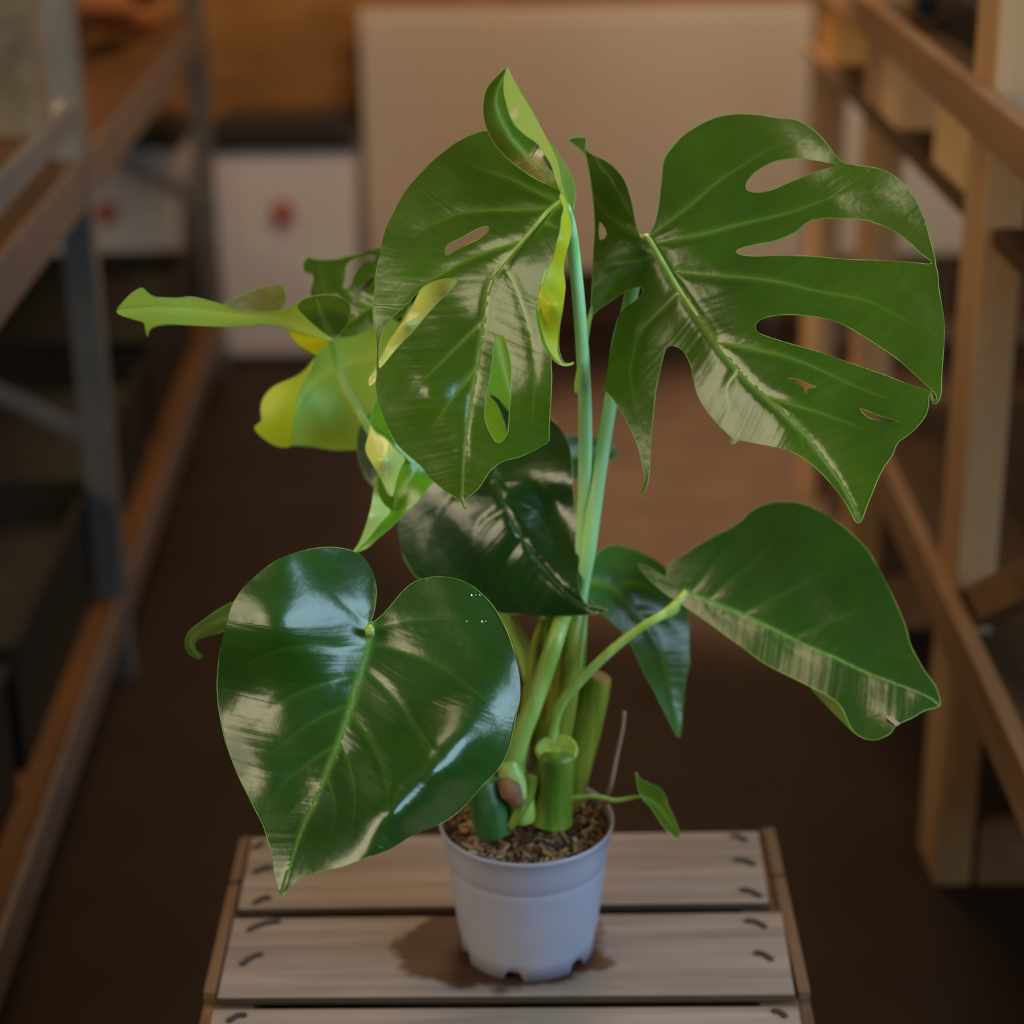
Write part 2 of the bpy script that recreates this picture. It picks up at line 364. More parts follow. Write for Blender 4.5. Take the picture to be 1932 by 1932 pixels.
# ------------------------------------------------------------------ metal rack, left
M['steel'] = plain('galvanised_steel', (0.17, 0.16, 0.155), 0.45, 0.4, 0.15, 12)
M['board_l'] = wood('rack_board_orange', (0.045, 0.020, 0.008), (0.17, 0.072, 0.020), 1, 0.5)[0]
M['beam_l'] = plain('rack_beam', (0.15, 0.105, 0.082), 0.5, 0.2)
def lx(y): return -0.54 - 0.0377 * (y - 1.14)
M['zinc'] = plain('bolt_zinc', (0.7, 0.6, 0.5), 0.3, 0.5)
rack = empty('metal_rack', (lx(1.2) - .25, 1.2, 0), 'galvanised metal rack with wooden boards along the left of the aisle', 'rack')
DEPTH = .46
for y in (-0.35, 1.14, 2.58):
    for dx, s in ((0, 1), (-DEPTH, -1)):
        x = lx(y) + dx; b = MB()
        b.box((x - .036 if s > 0 else x, y - .002, 0), (x if s > 0 else x + .036, y + .002, 1.95))
        b.box((x - .002, y, 0), (x + .002, y + .036, 1.95))
        b.build('post', M['steel'], rack)
        if s > 0 and y > 0:
            for z in (.11, .71, .80):
                b = MB(); b.tube([(x - .018, y - .003, z), (x - .018, y - .012, z)], .012, 10); b.build('bolt', M['zinc'], rack)
y0, y1 = -0.35, 2.63
for z, hb in ((.075, .055), (.675, .062), (1.34, .05)):
    b = MB(); b.beam((lx(y0) - .004, y0, z + hb / 2), (lx(y1) - .004, y1, z + hb / 2), (1, 0, 0), .004, hb / 2); b.build('front_beam', M['beam_l'], rack)
    b = MB(); b.beam((lx(y0) - DEPTH + .004, y0, z + hb / 2), (lx(y1) - DEPTH + .004, y1, z + hb / 2), (1, 0, 0), .004, hb / 2); b.build('rear_beam', M['beam_l'], rack)
    yy = y0
    for k in range(2):
        ya, yb2 = (y0, 1.13) if k == 0 else (1.15, y1)
        b = MB(); b.beam((lx(ya) - DEPTH / 2, ya, z + hb - .012), (lx(yb2) - DEPTH / 2, yb2, z + hb - .012), (1, 0, 0), DEPTH / 2 - .012, .010); b.build('shelf_board', M['board_l'], rack)
for y in (1.14, 2.58):
    for z in (.35, 1.0):
        b = MB(); b.beam((lx(y), y + .004, z), (lx(y) - DEPTH, y + .004, z + .25), (0, 0, 1), .012, .002); b.build('cross_brace', M['steel'], rack)
# an upper rail of the near bay (it closes off the shelf front)
b = MB(); b.beam((lx(y0), y0, .80), (lx(1.14), 1.14, .80), (1, 0, 0), .006, .016); b.build('guard_rail', M['steel'], rack)

M['terracotta'] = plain('terracotta', (0.30, 0.12, 0.05), 0.7)
M['greyplastic'] = plain('grey_plastic', (0.24, 0.22, 0.19), 0.55)
M['drift'] = wood('driftwood_rust', (0.16, 0.045, 0.012), (0.38, 0.13, 0.03), 1, 0.7)[0]
M['moss'] = plain('moss_green', (0.06, 0.09, 0.015), 0.8)
def tray(name, c, sx, sy, h, rz, mt, label, cat, fill=None, fname='soil'):
    t = empty(name, c, label, cat); t.rotation_euler = (0, 0, rz)
    b = MB(); o, i, th = 1.0, .93, .006
    X, Y = sx / 2, sy / 2
    b.box((-X, -Y, 0), (X, Y, th))
    for lo, hi in (((-X, -Y, th), (X, -Y + th, h)), ((-X, Y - th, th), (X, Y, h)), ((-X, -Y + th, th), (-X + th, Y - th, h)), ((X - th, -Y + th, th), (X, Y - th, h))): b.box(lo, hi)
    for lo, hi in (((-X - .006, -Y - .006, h), (X + .006, -Y + th, h + .008)), ((-X - .006, Y - th, h), (X + .006, Y + .006, h + .008)), ((-X - .006, -Y + th, h), (-X + th, Y - th, h + .008)), ((X - th, -Y + th, h), (X + .006, Y - th, h + .008))): b.box(lo, hi)
    me = b.mesh('tray_body'); o_ = bpy.data.objects.new('tray_body', me); COL.objects.link(o_); me.materials.append(mt); o_.parent = t
    if fill:
        b = MB(); n = 9
        V = []; F = []
        for i_ in range(n):
            for j_ in range(n): V.append((-X + th + (sx - 2 * th) * i_ / (n - 1), -Y + th + (sy - 2 * th) * j_ / (n - 1), h * .8 + random.uniform(-.006, .008)))
        for i_ in range(n - 1):
            for j_ in range(n - 1): F.append((i_ * n + j_, (i_ + 1) * n + j_, (i_ + 1) * n + j_ + 1, i_ * n + j_ + 1))
        b.add(V, F); me = b.mesh(fname); o_ = bpy.data.objects.new(fname, me); COL.objects.link(o_); me.materials.append(fill); o_.parent = t
    return t
def pot(name, c, r, h, mt, label, plant=None, group=None):
    t = empty(name, c, label, 'pot', group); c = (0, 0, 0)
    b = MB(); b.lathe([(.001, 0), (r * .72, 0), (r * .97, h * .86), (r * 1.04, h * .86), (r * 1.04, h), (r * .95, h), (r * .9, h * .8), (.001, h * .8)], c, 28)
    me = b.mesh('pot_body'); o = bpy.data.objects.new('pot_body', me); COL.objects.link(o); me.materials.append(mt); o.parent = t
    me.polygons.foreach_set('use_smooth', [True] * len(me.polygons))
    if plant:
        for k in range(9):
            a = k * 2.4; l = r * random.uniform(1.6, 2.6); b = MB(); P = []
            for s in np.linspace(0, 1, 6): P.append((math.cos(a) * l * s * .8, math.sin(a) * l * s * .8, h * .8 + l * (1.3 * s - .9 * s * s)))
            P = np.array(P); wd = np.array([.1, .5, .9, 1, .7, .05]) * r * .32; sd = np.array([-math.sin(a), math.cos(a), 0])
            V = np.concatenate([P - sd * wd[:, None], P - np.array([0, 0, .15 * r]), P + sd * wd[:, None]]); F = []
            for i in range(5): F += [(i, i + 1, 6 + i + 1, 6 + i), (6 + i, 6 + i + 1, 12 + i + 1, 12 + i)]
            b.add(V, F); me = b.mesh('leaf'); o = bpy.data.objects.new('leaf', me); COL.objects.link(o); me.materials.append(plant); o.parent = t
    return t
zB, zA = .736, .129
def pot(name, c, r, h, mt, label, plant=None, group=None):
    t = empty(name, c, label, 'pot', group); c = (0, 0, 0)
    b = MB(); b.lathe([(.001, 0), (r * .72, 0), (r * .97, h * .86), (r * 1.04, h * .86), (r * 1.04, h), (r * .95, h), (r * .9, h * .8), (.001, h * .8)], c, 28)
    me = b.mesh('pot_body'); o = bpy.data.objects.new('pot_body', me); COL.objects.link(o); me.materials.append(mt); o.parent = t
    me.polygons.foreach_set('use_smooth', [True] * len(me.polygons))
    if plant:
        for k in range(9):
            a = k * 2.4; l = r * random.uniform(1.6, 2.6); b = MB(); P = []
            for s in np.linspace(0, 1, 6): P.append((math.cos(a) * l * s * .8, math.sin(a) * l * s * .8, h * .8 + l * (1.3 * s - .9 * s * s)))
            P = np.array(P); wd = np.array([.1, .5, .9, 1, .7, .05]) * r * .32; sd = np.array([-math.sin(a), math.cos(a), 0])
            V = np.concatenate([P - sd * wd[:, None], P - np.array([0, 0, .15 * r]), P + sd * wd[:, None]]); F = []
            for i in range(5): F += [(i, i + 1, 6 + i + 1, 6 + i), (6 + i, 6 + i + 1, 12 + i + 1, 12 + i)]
            b.add(V, F); me = b.mesh('leaf'); o = bpy.data.objects.new('leaf', me); COL.objects.link(o); me.materials.append(plant); o.parent = t
    return t
zB, zA = .736, .129
M['dried'] = plain('dried_mix', (0.115, 0.075, 0.045), 0.9, scale=26, var=.65)
tray('plastic_crate', (lx(1.45) - .235, 1.48, zB), .30, .36, .27, R(2), plain('crate_grey_brown', (0.17, 0.14, 0.10), 0.6, var=.5, scale=14), 'tall grey-brown crate on the middle board, seen left of the near steel post', 'crate', M['dried'], 'contents')
def drift(p0, p1, r, label, seed):
    rr = np.random.default_rng(seed); t = empty('driftwood', tuple(p0), label, 'driftwood')
    P = spline(np.array([p0, (np.array(p0) * .6 + np.array(p1) * .4) + rr.normal(0, .02, 3), (np.array(p0) * .3 + np.array(p1) * .7) + rr.normal(0, .02, 3), p1]), 8)
    k = len(P); b = MB(); b.tube(P, r * (1.1 - .75 * np.linspace(0, 1, k)) * (1 + .12 * rr.normal(size=k)), 12); b.build('trunk', M['drift'], t, True)
    b = MB(); q = P[k // 3]; b.tube([q, q + (.03, .10, .05), q + (.02, .18, .10)], [r * .5, r * .35, r * .1], 9); b.build('branch', M['drift'], t, True)
drift((-.76, 1.98, zB + .100), (lx(2.30) - .04, 2.30, zB + .030), .036, 'rust brown driftwood branch leaning across the middle board beyond the near steel post', 3)
drift((-.90, 1.82, zB + .045), (-.72, 2.06, zB + .030), .036, 'shorter brown driftwood piece the leaning branch rests on', 5)
pot('flower_pot', (lx(2.4) - .13, 2.44, zB), .07, .12, M['terracotta'], 'terracotta pot at the far end of the middle board by the far steel post')
M['darkcrate'] = plain('dark_crate', (0.016, 0.012, 0.009), 0.7, spec=.2)
M['darkfill'] = plain('dark_mix', (0.018, 0.012, 0.007), 0.95, scale=70, var=.5)
tray('plastic_crate', (lx(2.1) - .205, 2.1, zA), .33, .62, .17, R(2), M['darkcrate'], 'dark crate at the far end of the lowest board of the metal rack', 'crate', M['darkfill'], 'contents')
tray('plastic_crate', (lx(1.45) - .205, 1.45, zA), .33, .56, .15, R(2), M['darkcrate'], 'dark crate in the middle of the lowest board, beyond the near steel post', 'crate', M['darkfill'], 'contents')
tray('plastic_crate', (lx(.3) - .205, .30, zA), .33, .56, .15, R(2), M['darkcrate'], 'dark crate at the near end of the lowest board', 'crate', M['darkfill'], 'contents')
tray('plastic_crate', (lx(.87) - .205, .88, zA), .33, .48, .15, R(2), M['darkcrate'], 'dark crate on the lowest board, left of the near steel post', 'crate', M['darkfill'], 'contents')

# ------------------------------------------------------------------ wooden shelving, right
M['pine'] = wood('pine_timber', (0.36, 0.195, 0.09), (0.56, 0.33, 0.165), 2, 0.6, .6)[0]
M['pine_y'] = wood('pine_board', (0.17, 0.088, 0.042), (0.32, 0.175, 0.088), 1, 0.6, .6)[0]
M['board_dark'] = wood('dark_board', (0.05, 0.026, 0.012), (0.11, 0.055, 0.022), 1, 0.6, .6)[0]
M['carton'] = plain('carton', (0.72, 0.45, 0.22), 0.7, var=.1, scale=9)
M['carton_b'] = plain('carton_pale', (0.70, 0.45, 0.26), 0.7, var=.1, scale=9)
M['carton_o'] = plain('carton_orange', (0.85, 0.42, 0.12), 0.65, var=.1, scale=9)
RX = .482; WD = .45
def rx(y): return .476 + .022 * (y - .58)
sh = empty('wooden_shelving', (RX + .22, 1.1, 0), 'pine shelving unit with three front posts along the right of the aisle', 'shelving')
YP = (.58, 1.28, 1.82)
for y in YP:
    for dx in (0, WD):
        b = MB(); b.box((rx(y) + dx, y, 0), (rx(y) + dx + .042, y + .09, 1.9)); b.build('post', M['pine'], sh, bevel=.003)
    b = MB(); b.box((RX + .042, y, .0), (RX + WD, y + .03, .075)); b.build('foot_rail', M['pine_y'], sh, bevel=.002)
    for z in (.30, .745, .85, 1.35):
        b = MB(); b.box((RX + .042, y + .03, z - .03), (RX + WD, y + .06, z)); b.build('cross_rail', M['pine_y'], sh)
yA, yZ = -.1, 1.905
for z, hh, ye in ((.345, .055, 1.37), (.880, .045, 1.905)):
    b = MB(); b.beam((rx(yA) - .010, yA, z), (rx(ye) - .010, ye, z), (1, 0, 0), .009, hh / 2); b.build('front_rail', M['pine_y'], sh, bevel=.002)
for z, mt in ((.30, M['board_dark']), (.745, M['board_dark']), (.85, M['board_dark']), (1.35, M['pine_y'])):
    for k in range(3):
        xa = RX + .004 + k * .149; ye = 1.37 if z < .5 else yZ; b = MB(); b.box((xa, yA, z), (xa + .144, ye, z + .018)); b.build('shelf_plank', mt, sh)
b = MB(); b.beam((RX + .02, .66, .30), (RX + .02, -.1, .75), (1, 0, 0), .016, .02); b.build('diagonal_brace', M['pine_y'], sh)
def carton(x0, x1, y0_, y1_, z, h, mt, label):
    t = empty('carton', ((x0 + x1) / 2, (y0_ + y1_) / 2, z), label, 'carton')
    b = MB(); b.box((x0, y0_, z), (x1, y1_, z + h)); b.build('box_body', mt, t, bevel=.002)
    xm = (x0 + x1) / 2
    for xa, xb in ((x0 + .001, xm - .001), (xm + .001, x1 - .001)):
        b = MB(); b.box((xa, y0_ + .001, z + h), (xb, y1_ - .001, z + h + .003)); b.build('flap', mt, t)
carton(RX + .012, RX + .075, 1.66, 1.79, .763, .080, M['carton_o'], 'orange carton at the far end of the shelving by the radiator')
carton(RX + .010, RX + .060, 1.12, 1.25, .763, .080, M['carton_b'], 'pale tan carton in front of the middle post of the shelving')
carton(RX + .012, RX + .26, .70, .92, .763, .078, M['carton'], 'wide tan carton beside the nearest wooden post of the shelving')
tray('plastic_tray', (RX + .25, 1.05, .868), .34, .42, .05, 0, M['black'], 'black tray with grey gravel on the upper board beside the near post', 'tray', plain('gravel', (0.30, 0.25, 0.20), 0.9, scale=80, var=.35), 'gravel')
tray('plastic_tray', (RX + .25, 1.58, .868), .34, .36, .05, 0, M['black'], 'black tray with grey gravel on the upper board at the far end', 'tray', plain('gravel_b', (0.26, 0.21, 0.17), 0.9, scale=80, var=.35), 'gravel')

# ------------------------------------------------------------------ crate
CT = .31                                                  # height of its top face
mt, nt, p, c3, tc = wood('crate_wood', (0.17, 0.130, 0.112), (0.40, 0.315, 0.275), 0, 0.75, 1.1)
PC = atZ(996, 1780, CT)                                   # centre of the pot's base
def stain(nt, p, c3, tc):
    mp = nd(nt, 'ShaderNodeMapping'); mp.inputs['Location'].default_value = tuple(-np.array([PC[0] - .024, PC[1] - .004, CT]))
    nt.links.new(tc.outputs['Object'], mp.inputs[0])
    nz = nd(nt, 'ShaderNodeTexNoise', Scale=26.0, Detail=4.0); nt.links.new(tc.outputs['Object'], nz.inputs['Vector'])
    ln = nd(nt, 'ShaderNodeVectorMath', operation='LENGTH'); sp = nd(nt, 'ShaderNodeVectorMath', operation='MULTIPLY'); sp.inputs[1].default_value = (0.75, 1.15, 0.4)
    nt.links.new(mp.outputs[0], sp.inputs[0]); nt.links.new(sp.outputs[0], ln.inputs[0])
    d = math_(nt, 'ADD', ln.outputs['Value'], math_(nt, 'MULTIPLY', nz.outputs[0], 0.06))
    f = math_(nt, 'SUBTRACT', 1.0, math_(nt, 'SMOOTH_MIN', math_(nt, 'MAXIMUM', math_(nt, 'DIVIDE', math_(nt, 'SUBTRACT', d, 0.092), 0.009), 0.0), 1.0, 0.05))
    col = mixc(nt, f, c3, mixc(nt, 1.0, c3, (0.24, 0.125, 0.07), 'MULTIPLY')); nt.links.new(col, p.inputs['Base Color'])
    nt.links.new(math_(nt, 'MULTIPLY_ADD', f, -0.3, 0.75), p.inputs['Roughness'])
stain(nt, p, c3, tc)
M['crate'] = mt
M['slat_edge'] = wood('slat_edge_dark', (0.035, 0.024, 0.017), (0.10, 0.07, 0.05), 0, 0.85)[0]  # darker wood on the slats' upright sides, so the gaps come out dark
M['crate_end'] = wood('crate_end_wood', (0.10, 0.052, 0.026), (0.24, 0.135, 0.075), 1, 0.8)[0]
M['staple'] = plain('rusty_staple', (0.03, 0.022, 0.018), 0.7)
crate = empty('wooden_crate', (PC[0], PC[1], 0), 'weathered wooden fruit crate turned upside down under the potted plant', 'crate')
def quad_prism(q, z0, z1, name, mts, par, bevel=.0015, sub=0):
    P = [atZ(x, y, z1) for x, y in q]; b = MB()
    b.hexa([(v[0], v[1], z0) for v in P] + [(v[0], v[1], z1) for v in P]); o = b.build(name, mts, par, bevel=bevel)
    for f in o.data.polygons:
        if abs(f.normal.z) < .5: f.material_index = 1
    return o
slat_q = [C8([(185, 345 - 217), (1725, 110), (1757, 326), (142, 346)]), C8([(130, 374), (1795, 355), (1836, 606), (78, 616)]), C8([(66, 650), (1845, 640), (1890, 905), (20, 915)])]
st_px = [[(225, 150, 190, 165), (250, 222, 190, 240), (245, 315, 190, 332), (1640, 128, 1690, 142), (1650, 200, 1715, 215), (1665, 290, 1735, 312)],
         [(275, 385, 170, 415), (220, 485, 150, 520), (1680, 385, 1750, 405), (1710, 482, 1768, 505)], [(170, 672, 110, 692), (1765, 660, 1810, 678)]]
for i, q in enumerate(slat_q):
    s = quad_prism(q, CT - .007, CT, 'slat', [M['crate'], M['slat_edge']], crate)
    for a in st_px[i]:
        (x0, y0_), (x1, y1_) = C8([a[:2], a[2:]]); A = atZ(x0, y0_, CT); B = atZ(x1, y1_, CT)
        Pm = (A + B) / 2 + np.array([0, .004, 0]); b = MB(); b.tube(spline(np.array([A, Pm, B]), 5), [.0008] + [.0030] * 9 + [.0008], 6); b.build('staple', M['staple'], s)
# end panels (short sides), corner battens and lower side slats
Lq = C8([(150, 138), (182, 130), (76, 612), (38, 606)]); Rq = C8([(1732, 108), (1772, 106), (1882, 602), (1845, 606)])
def ext(q, k):                                             # carry a panel on towards the camera
    A0, A1, A2, A3 = [atZ(x, y, CT - .004) for x, y in q]
    return [A0, A1, A1 + (A2 - A1) * k, A0 + (A3 - A0) * k]
for q in (Lq, Rq):
    P = ext(q, 1.75)
    for z0, z1 in ((.005, .095), (.105, .20), (.21, CT - .0105)):
        b = MB(); b.hexa([(v[0], v[1], z0) for v in P] + [(v[0], v[1], z1) for v in P]); b.build('end_board', M['crate_end'], crate, bevel=.002)
    for f0, f1 in ((0, .305), (.335, 1.0)):                # raised edge strips beside the slats
        S = [P[0] + (P[3] - P[0]) * f0 / 1.75, P[1] + (P[2] - P[1]) * f0 / 1.75, P[1] + (P[2] - P[1]) * f1 / 1.75, P[0] + (P[3] - P[0]) * f1 / 1.75]
        b = MB(); b.hexa([(v[0], v[1], CT - .0105) for v in S] + [(v[0], v[1], CT - .001) for v in S]); b.build('edge_strip', M['crate_end'], crate, bevel=.0015)
PL, PR = ext(Lq, 1.75), ext(Rq, 1.75)
for ya, yb2, da in ((0, 1, .0), (3, 2, -.012)):
    for z0, z1 in ((.01, .09), (.11, .19), (.21, .285)):
        a, c = PL[1 if ya == 0 else 2], PR[0 if ya == 0 else 3]
        b = MB(); b.hexa([(a[0], a[1] + da, z0), (c[0], c[1] + da, z0), (c[0], c[1] + da + .009, z0), (a[0], a[1] + da + .009, z0), (a[0], a[1] + da, z1), (c[0], c[1] + da, z1), (c[0], c[1] + da + .009, z1), (a[0], a[1] + da + .009, z1)])
        b.build('side_board', M['crate_end'], crate)
for P, s in ((PL, 1), (PR, -1)):                           # battens under the slat ends
    a, c = (P[1], P[2]) if s > 0 else (P[0], P[3]); b = MB()
    b.hexa([(a[0], a[1] - .012, CT - .035), (a[0] + s * .03, a[1] - .012, CT - .035), (c[0] + s * .03, c[1], CT - .035), (c[0], c[1], CT - .035), (a[0], a[1] - .012, CT - .0092), (a[0] + s * .03, a[1] - .012, CT - .0092), (c[0] + s * .03, c[1], CT - .0092), (c[0], c[1], CT - .0092)])
    b.build('batten', M['crate_end'], crate)

# ------------------------------------------------------------------ potted monstera
plant = empty('potted_monstera', (PC[0], PC[1], CT), 'green split-leaf houseplant in a grey plastic nursery pot on the wooden crate', 'plant')
M['pot'] = plain('pot_grey', (0.36, 0.355, 0.46), 0.42, var=0.04, scale=20)
RB, RT, PH = .0535, .0690, .1165
def make_pot():
    n = 96; prof = [(RB * .55, .004), (RB - .004, .003), (RB, .006), (RB + .001, .016), (RB + .0035, .026), (RB + .0075, .060), (RB + .0090, .076), (RB + .0099, .0825), (RB + .0094, .0838), (RB + .0102, .0850), (RB + .0116, .094), (RB + .0132, .104), (RT - .0010, .112), (RT + .0004, .1135), (RT + .0004, PH), (RT - .0014, PH), (RT - .0028, .108), (RB + .004, .04), (.001, .04)]
    b = MB(); b.lathe(prof, PC, n)
    foot = []
    for i in range(len(b.v)):
        row, k = divmod(i, n); t = (k * 360 / n) % 360
        x, y, z = b.v[i]
        notch = any(abs((t - a + 180) % 360 - 180) < hw for a, hw in ((258, 8), (318, 7), (200, 8), (140, 8), (80, 8), (20, 7)))
        if row in (1, 2) and not notch: z = CT + (.0 if row == 2 else .0)
        if row in (1, 2) and notch: z = CT + .008
        b.v[i] = (x, y, z)
    o = b.build('pot', M['pot'], plant, True); o['label'] = 'grey plastic nursery pot'
    return o
pot_o = make_pot()
# soil
SZ = CT + PH - .011
ms, nt, p = nodes('potting_soil'); tc = nd(nt, 'ShaderNodeTexCoord'); n = nd(nt, 'ShaderNodeTexNoise', Scale=260.0, Detail=5.0)
nt.links.new(tc.outputs['Object'], n.inputs['Vector']); nt.links.new(ramp(nt, n.outputs[0], [(0.32, (0.018, 0.009, 0.005)), (0.55, (0.10, 0.045, 0.02)), (0.75, (0.26, 0.14, 0.07))]), p.inputs['Base Color']); p.inputs['Roughness'].default_value = 0.9
b = MB(); V = [(PC[0], PC[1], SZ + .004)]; F = []; nr, na = 10, 40; rs = RT - .0035
for i in range(1, nr + 1):
    for k in range(na):
        t = 2 * math.pi * k / na; V.append((PC[0] + rs * i / nr * math.cos(t), PC[1] + rs * i / nr * math.sin(t), SZ + (random.uniform(-.003, .004) if i < nr else 0)))
for k in range(na): F.append((0, 1 + k, 1 + (k + 1) % na))
for i in range(nr - 1):
    for k in range(na): a = 1 + i * na; F.append((a + k, a + na + k, a + na + (k + 1) % na, a + (k + 1) % na))
b.add(V, F); soil = b.build('soil', ms, plant)
mc, nt, p = nodes('bark_chips'); at = nd(nt, 'ShaderNodeNewGeometry')
nt.links.new(ramp(nt, at.outputs['Random Per Island'], [(0, (0.05, 0.02, 0.01)), (0.5, (0.26, 0.13, 0.065)), (0.8, (0.45, 0.27, 0.14)), (1, (0.5, 0.36, 0.2))]), p.inputs['Base Color']); p.inputs['Roughness'].default_value = 0.85
b = MB()
for k in range(520):
    rr = (RT - .007) * math.sqrt(random.random()); t = random.uniform(0, 6.283); c = np.array([PC[0] + rr * math.cos(t), PC[1] + rr * math.sin(t), SZ + random.uniform(.001, .006)])
    a = random.uniform(0, 6.28); d = np.array([math.cos(a), math.sin(a), random.uniform(-.5, .5)]); l = random.uniform(.002, .008)
    b.beam(c - d * l, c + d * l, (0, 0.1, 1), random.uniform(.0004, .001), random.uniform(.0005, .0014))
o = b.build('bark_chips', mc, soil); o['kind'] = 'stuff'

def tube_px(pts, rad, n=10, k=8):
    """pts: (px, py, world y)"""
    P = np.array(pts, float); W = atY(P[:, :2], P[:, 2]); W = spline(W, k)
    r_ = np.interp(np.linspace(0, 1, len(W)), np.linspace(0, 1, len(rad)), rad)
    b = MB(); b.tube(W, r_, n); return b
def petiole(parent, pts, rad, mt='petiole', name='petiole'):
    return tube_px(pts, rad).build(name, M[mt], parent, True)

class Leaf:
    """a leaf as a smooth sheet: outline, holes and veins as seen, and a depth (world y) for points on it"""
    def __init__(s, name='leaf', label=None): s.name, s.label, s.p = name, label, []; s.mb = MB(); s.vein = []; s.phase = []; s.mats = []
    def mi(s, key):
        if M[key] not in s.mats: s.mats.append(M[key])
        return s.mats.index(M[key])
    def patch(s, outline, depth, mat='leaf', holes=(), mid=None, veins=(), side='top', step=7.0, groove=.0011, vw=5.0, mw=7.0, sharp=False, rim=.0003, lat=.8, wave=0.0, k=.35, stripes=0.0):
        out = np.array([q[:2] for q in outline], float)
        O = resample(out if sharp else spline(out, 5, True), step * .75)
        H = [resample(spline(np.array(h, float), 5, True), step * .75) for h in holes]
        lo, hi = O.min(0), O.max(0)
        gx = np.arange(lo[0], hi[0], step); gy = np.arange(lo[1], hi[1], step * .866); G = []
        for j, y in enumerate(gy):
            G.append(np.c_[gx + (step / 2 if j % 2 else 0), np.full(len(gx), y)])
        G = np.concatenate(G) if len(G) else np.zeros((0, 2)); ok = inpoly(G, O)
        B = [O] + H
        for h in H: ok &= ~inpoly(G, h)
        G = G[ok]
        X = []                                             # points along the midrib and the veins, so that they come out clean
        for ln, w_, offs in ([(mid, mw, (-1.3, -.55, 0, .55, 1.3))] if mid is not None else []) + [(v, vw, (-.9, 0, .9)) for v in veins]:
            l_ = resample(spline(np.array(ln, float), 6), step * .9, closed=False); T_ = np.gradient(l_, axis=0); T_ /= np.linalg.norm(T_, axis=1)[:, None] + 1e-9
            for o_ in offs: X.append(l_ + np.c_[-T_[:, 1], T_[:, 0]] * (w_ * o_))
        if X:
            X = np.concatenate(X); k_ = inpoly(X, O)
            for h in H: k_ &= ~inpoly(X, h)
            X = X[k_]; BB = np.concatenate(B); X = X[[((q - BB) ** 2).sum(1).min() > (step * .4) ** 2 for q in X]]
            sel = []
            for q in X:                                    # thin out crowded points
                if all((q[0] - z[0]) ** 2 + (q[1] - z[1]) ** 2 > 5.0 for z in sel[-400:]): sel.append(q)
            X = np.array(sel).reshape(-1, 2)
            G = G[[((q - X) ** 2).sum(1).min() > (step * .55) ** 2 for q in G]] if len(X) and len(G) else G
        else: X = np.zeros((0, 2))
        Bp = np.concatenate(B); keep = np.ones(len(G), bool)
        for i in range(0, len(G), 400):
            d = ((G[i:i + 400, None] - Bp[None]) ** 2).sum(-1).min(1); keep[i:i + 400] = d > (step * .5) ** 2
        G = G[keep]
        pts = np.concatenate([Bp, G, X]); E = []; b0 = 0
        for q in B:
            n = len(q); E += [(b0 + i, b0 + (i + 1) % n) for i in range(n)]; b0 += n
        vs, _, fs, *_ = delaunay_2d_cdt([Vector(q) for q in pts], E, [], 0, 1e-5)
        V = np.array([tuple(v) for v in vs]); cen = np.array([V[list(f)].mean(0) for f in fs]); ok = inpoly(cen, O)
        for h in H: ok &= ~inpoly(cen, h)
        fs = [tuple(f) for f, g in zip(fs, ok) if g]
        f = tps(depth)
        W = atY(V, f(V))
        # vein mask, phase, relief
        vm = np.zeros(len(V)); gr = np.zeros(len(V)); ph = V[:, 0] * .5 + V[:, 1]; hump = 0
        if mid is not None:
            ml = spline(np.array(mid, float), 6); D, A, S = dist_poly(V, ml); Lm = A.max() + 1e-6
            wd = mw * (1.05 - .8 * A / Lm); vm = np.maximum(vm, np.exp(-(D / wd) ** 2)); gr = np.maximum(gr, np.exp(-(D / (wd * 1.6)) ** 2))
            ph = A - k * D + .0006 * D * D + S * 900
        for v in veins:
            vl = spline(np.array(v, float), 6); D, A, S = dist_poly(V, vl); Lm = A.max() + 1e-6
            fade = np.clip(1.15 - A / Lm, 0, 1) ; wd = vw * (1 - .55 * A / Lm)
            vm = np.maximum(vm, lat * fade * np.exp(-(D / wd) ** 2)); gr = np.maximum(gr, fade * np.exp(-(D / (vw * 2.2)) ** 2))
        # normals by finite difference of the field
        e = 2.0
        Wx = atY(V + [e, 0], f(V + [e, 0])) - W; Wy = atY(V + [0, e], f(V + [0, e])) - W
        N = np.cross(Wx, Wy); N /= np.linalg.norm(N, axis=1)[:, None] + 1e-12
        N *= np.sign((N * (CAM - W)).sum(1))[:, None]
        off = -groove * gr
        if wave: off = off + wave * (np.sin(V[:, 0] / 31.0 + V[:, 1] / 47.0) + .6 * np.sin(V[:, 0] / 19.0 - V[:, 1] / 26.0))
        if stripes: off = off + stripes * np.sin(ph / 6.5)
        W = W + N * off[:, None]
        # orientation
        a, b_, c = (W[[q[i] for q in fs]] for i in range(3))
        nn = np.cross(b_ - a, c - a); fl = ((nn * (CAM - a)).sum(1) > 0) == (side == 'top')
        fs = [q if g else q[::-1] for q, g in zip(fs, fl)]
        s.mb.add(W, fs, s.mi(mat)); s.vein += list(vm); s.phase += list(ph)
        if rim:
            n0 = len(s.mb.v)
            for q in B:
                qq = resample(q, step * .9); Wq = atY(qq, f(qq)); s.mb.tube(Wq, rim, 5, s.mi('rim'), closed=True)
            d = len(s.mb.v) - n0; s.vein += [1.0] * d; s.phase += [0.0] * d
        s.f = f
        return s
    def build(s):
        me = s.mb.mesh(s.name)
        for nm, dat in (('vein', s.vein), ('phase', s.phase)):
            at = me.attributes.new(nm, 'FLOAT', 'POINT'); at.data.foreach_set('value', np.array(dat, np.float32))
        o = link(s.name, me, s.mats, plant, True)
        if s.label: o['label'] = s.label
        return o

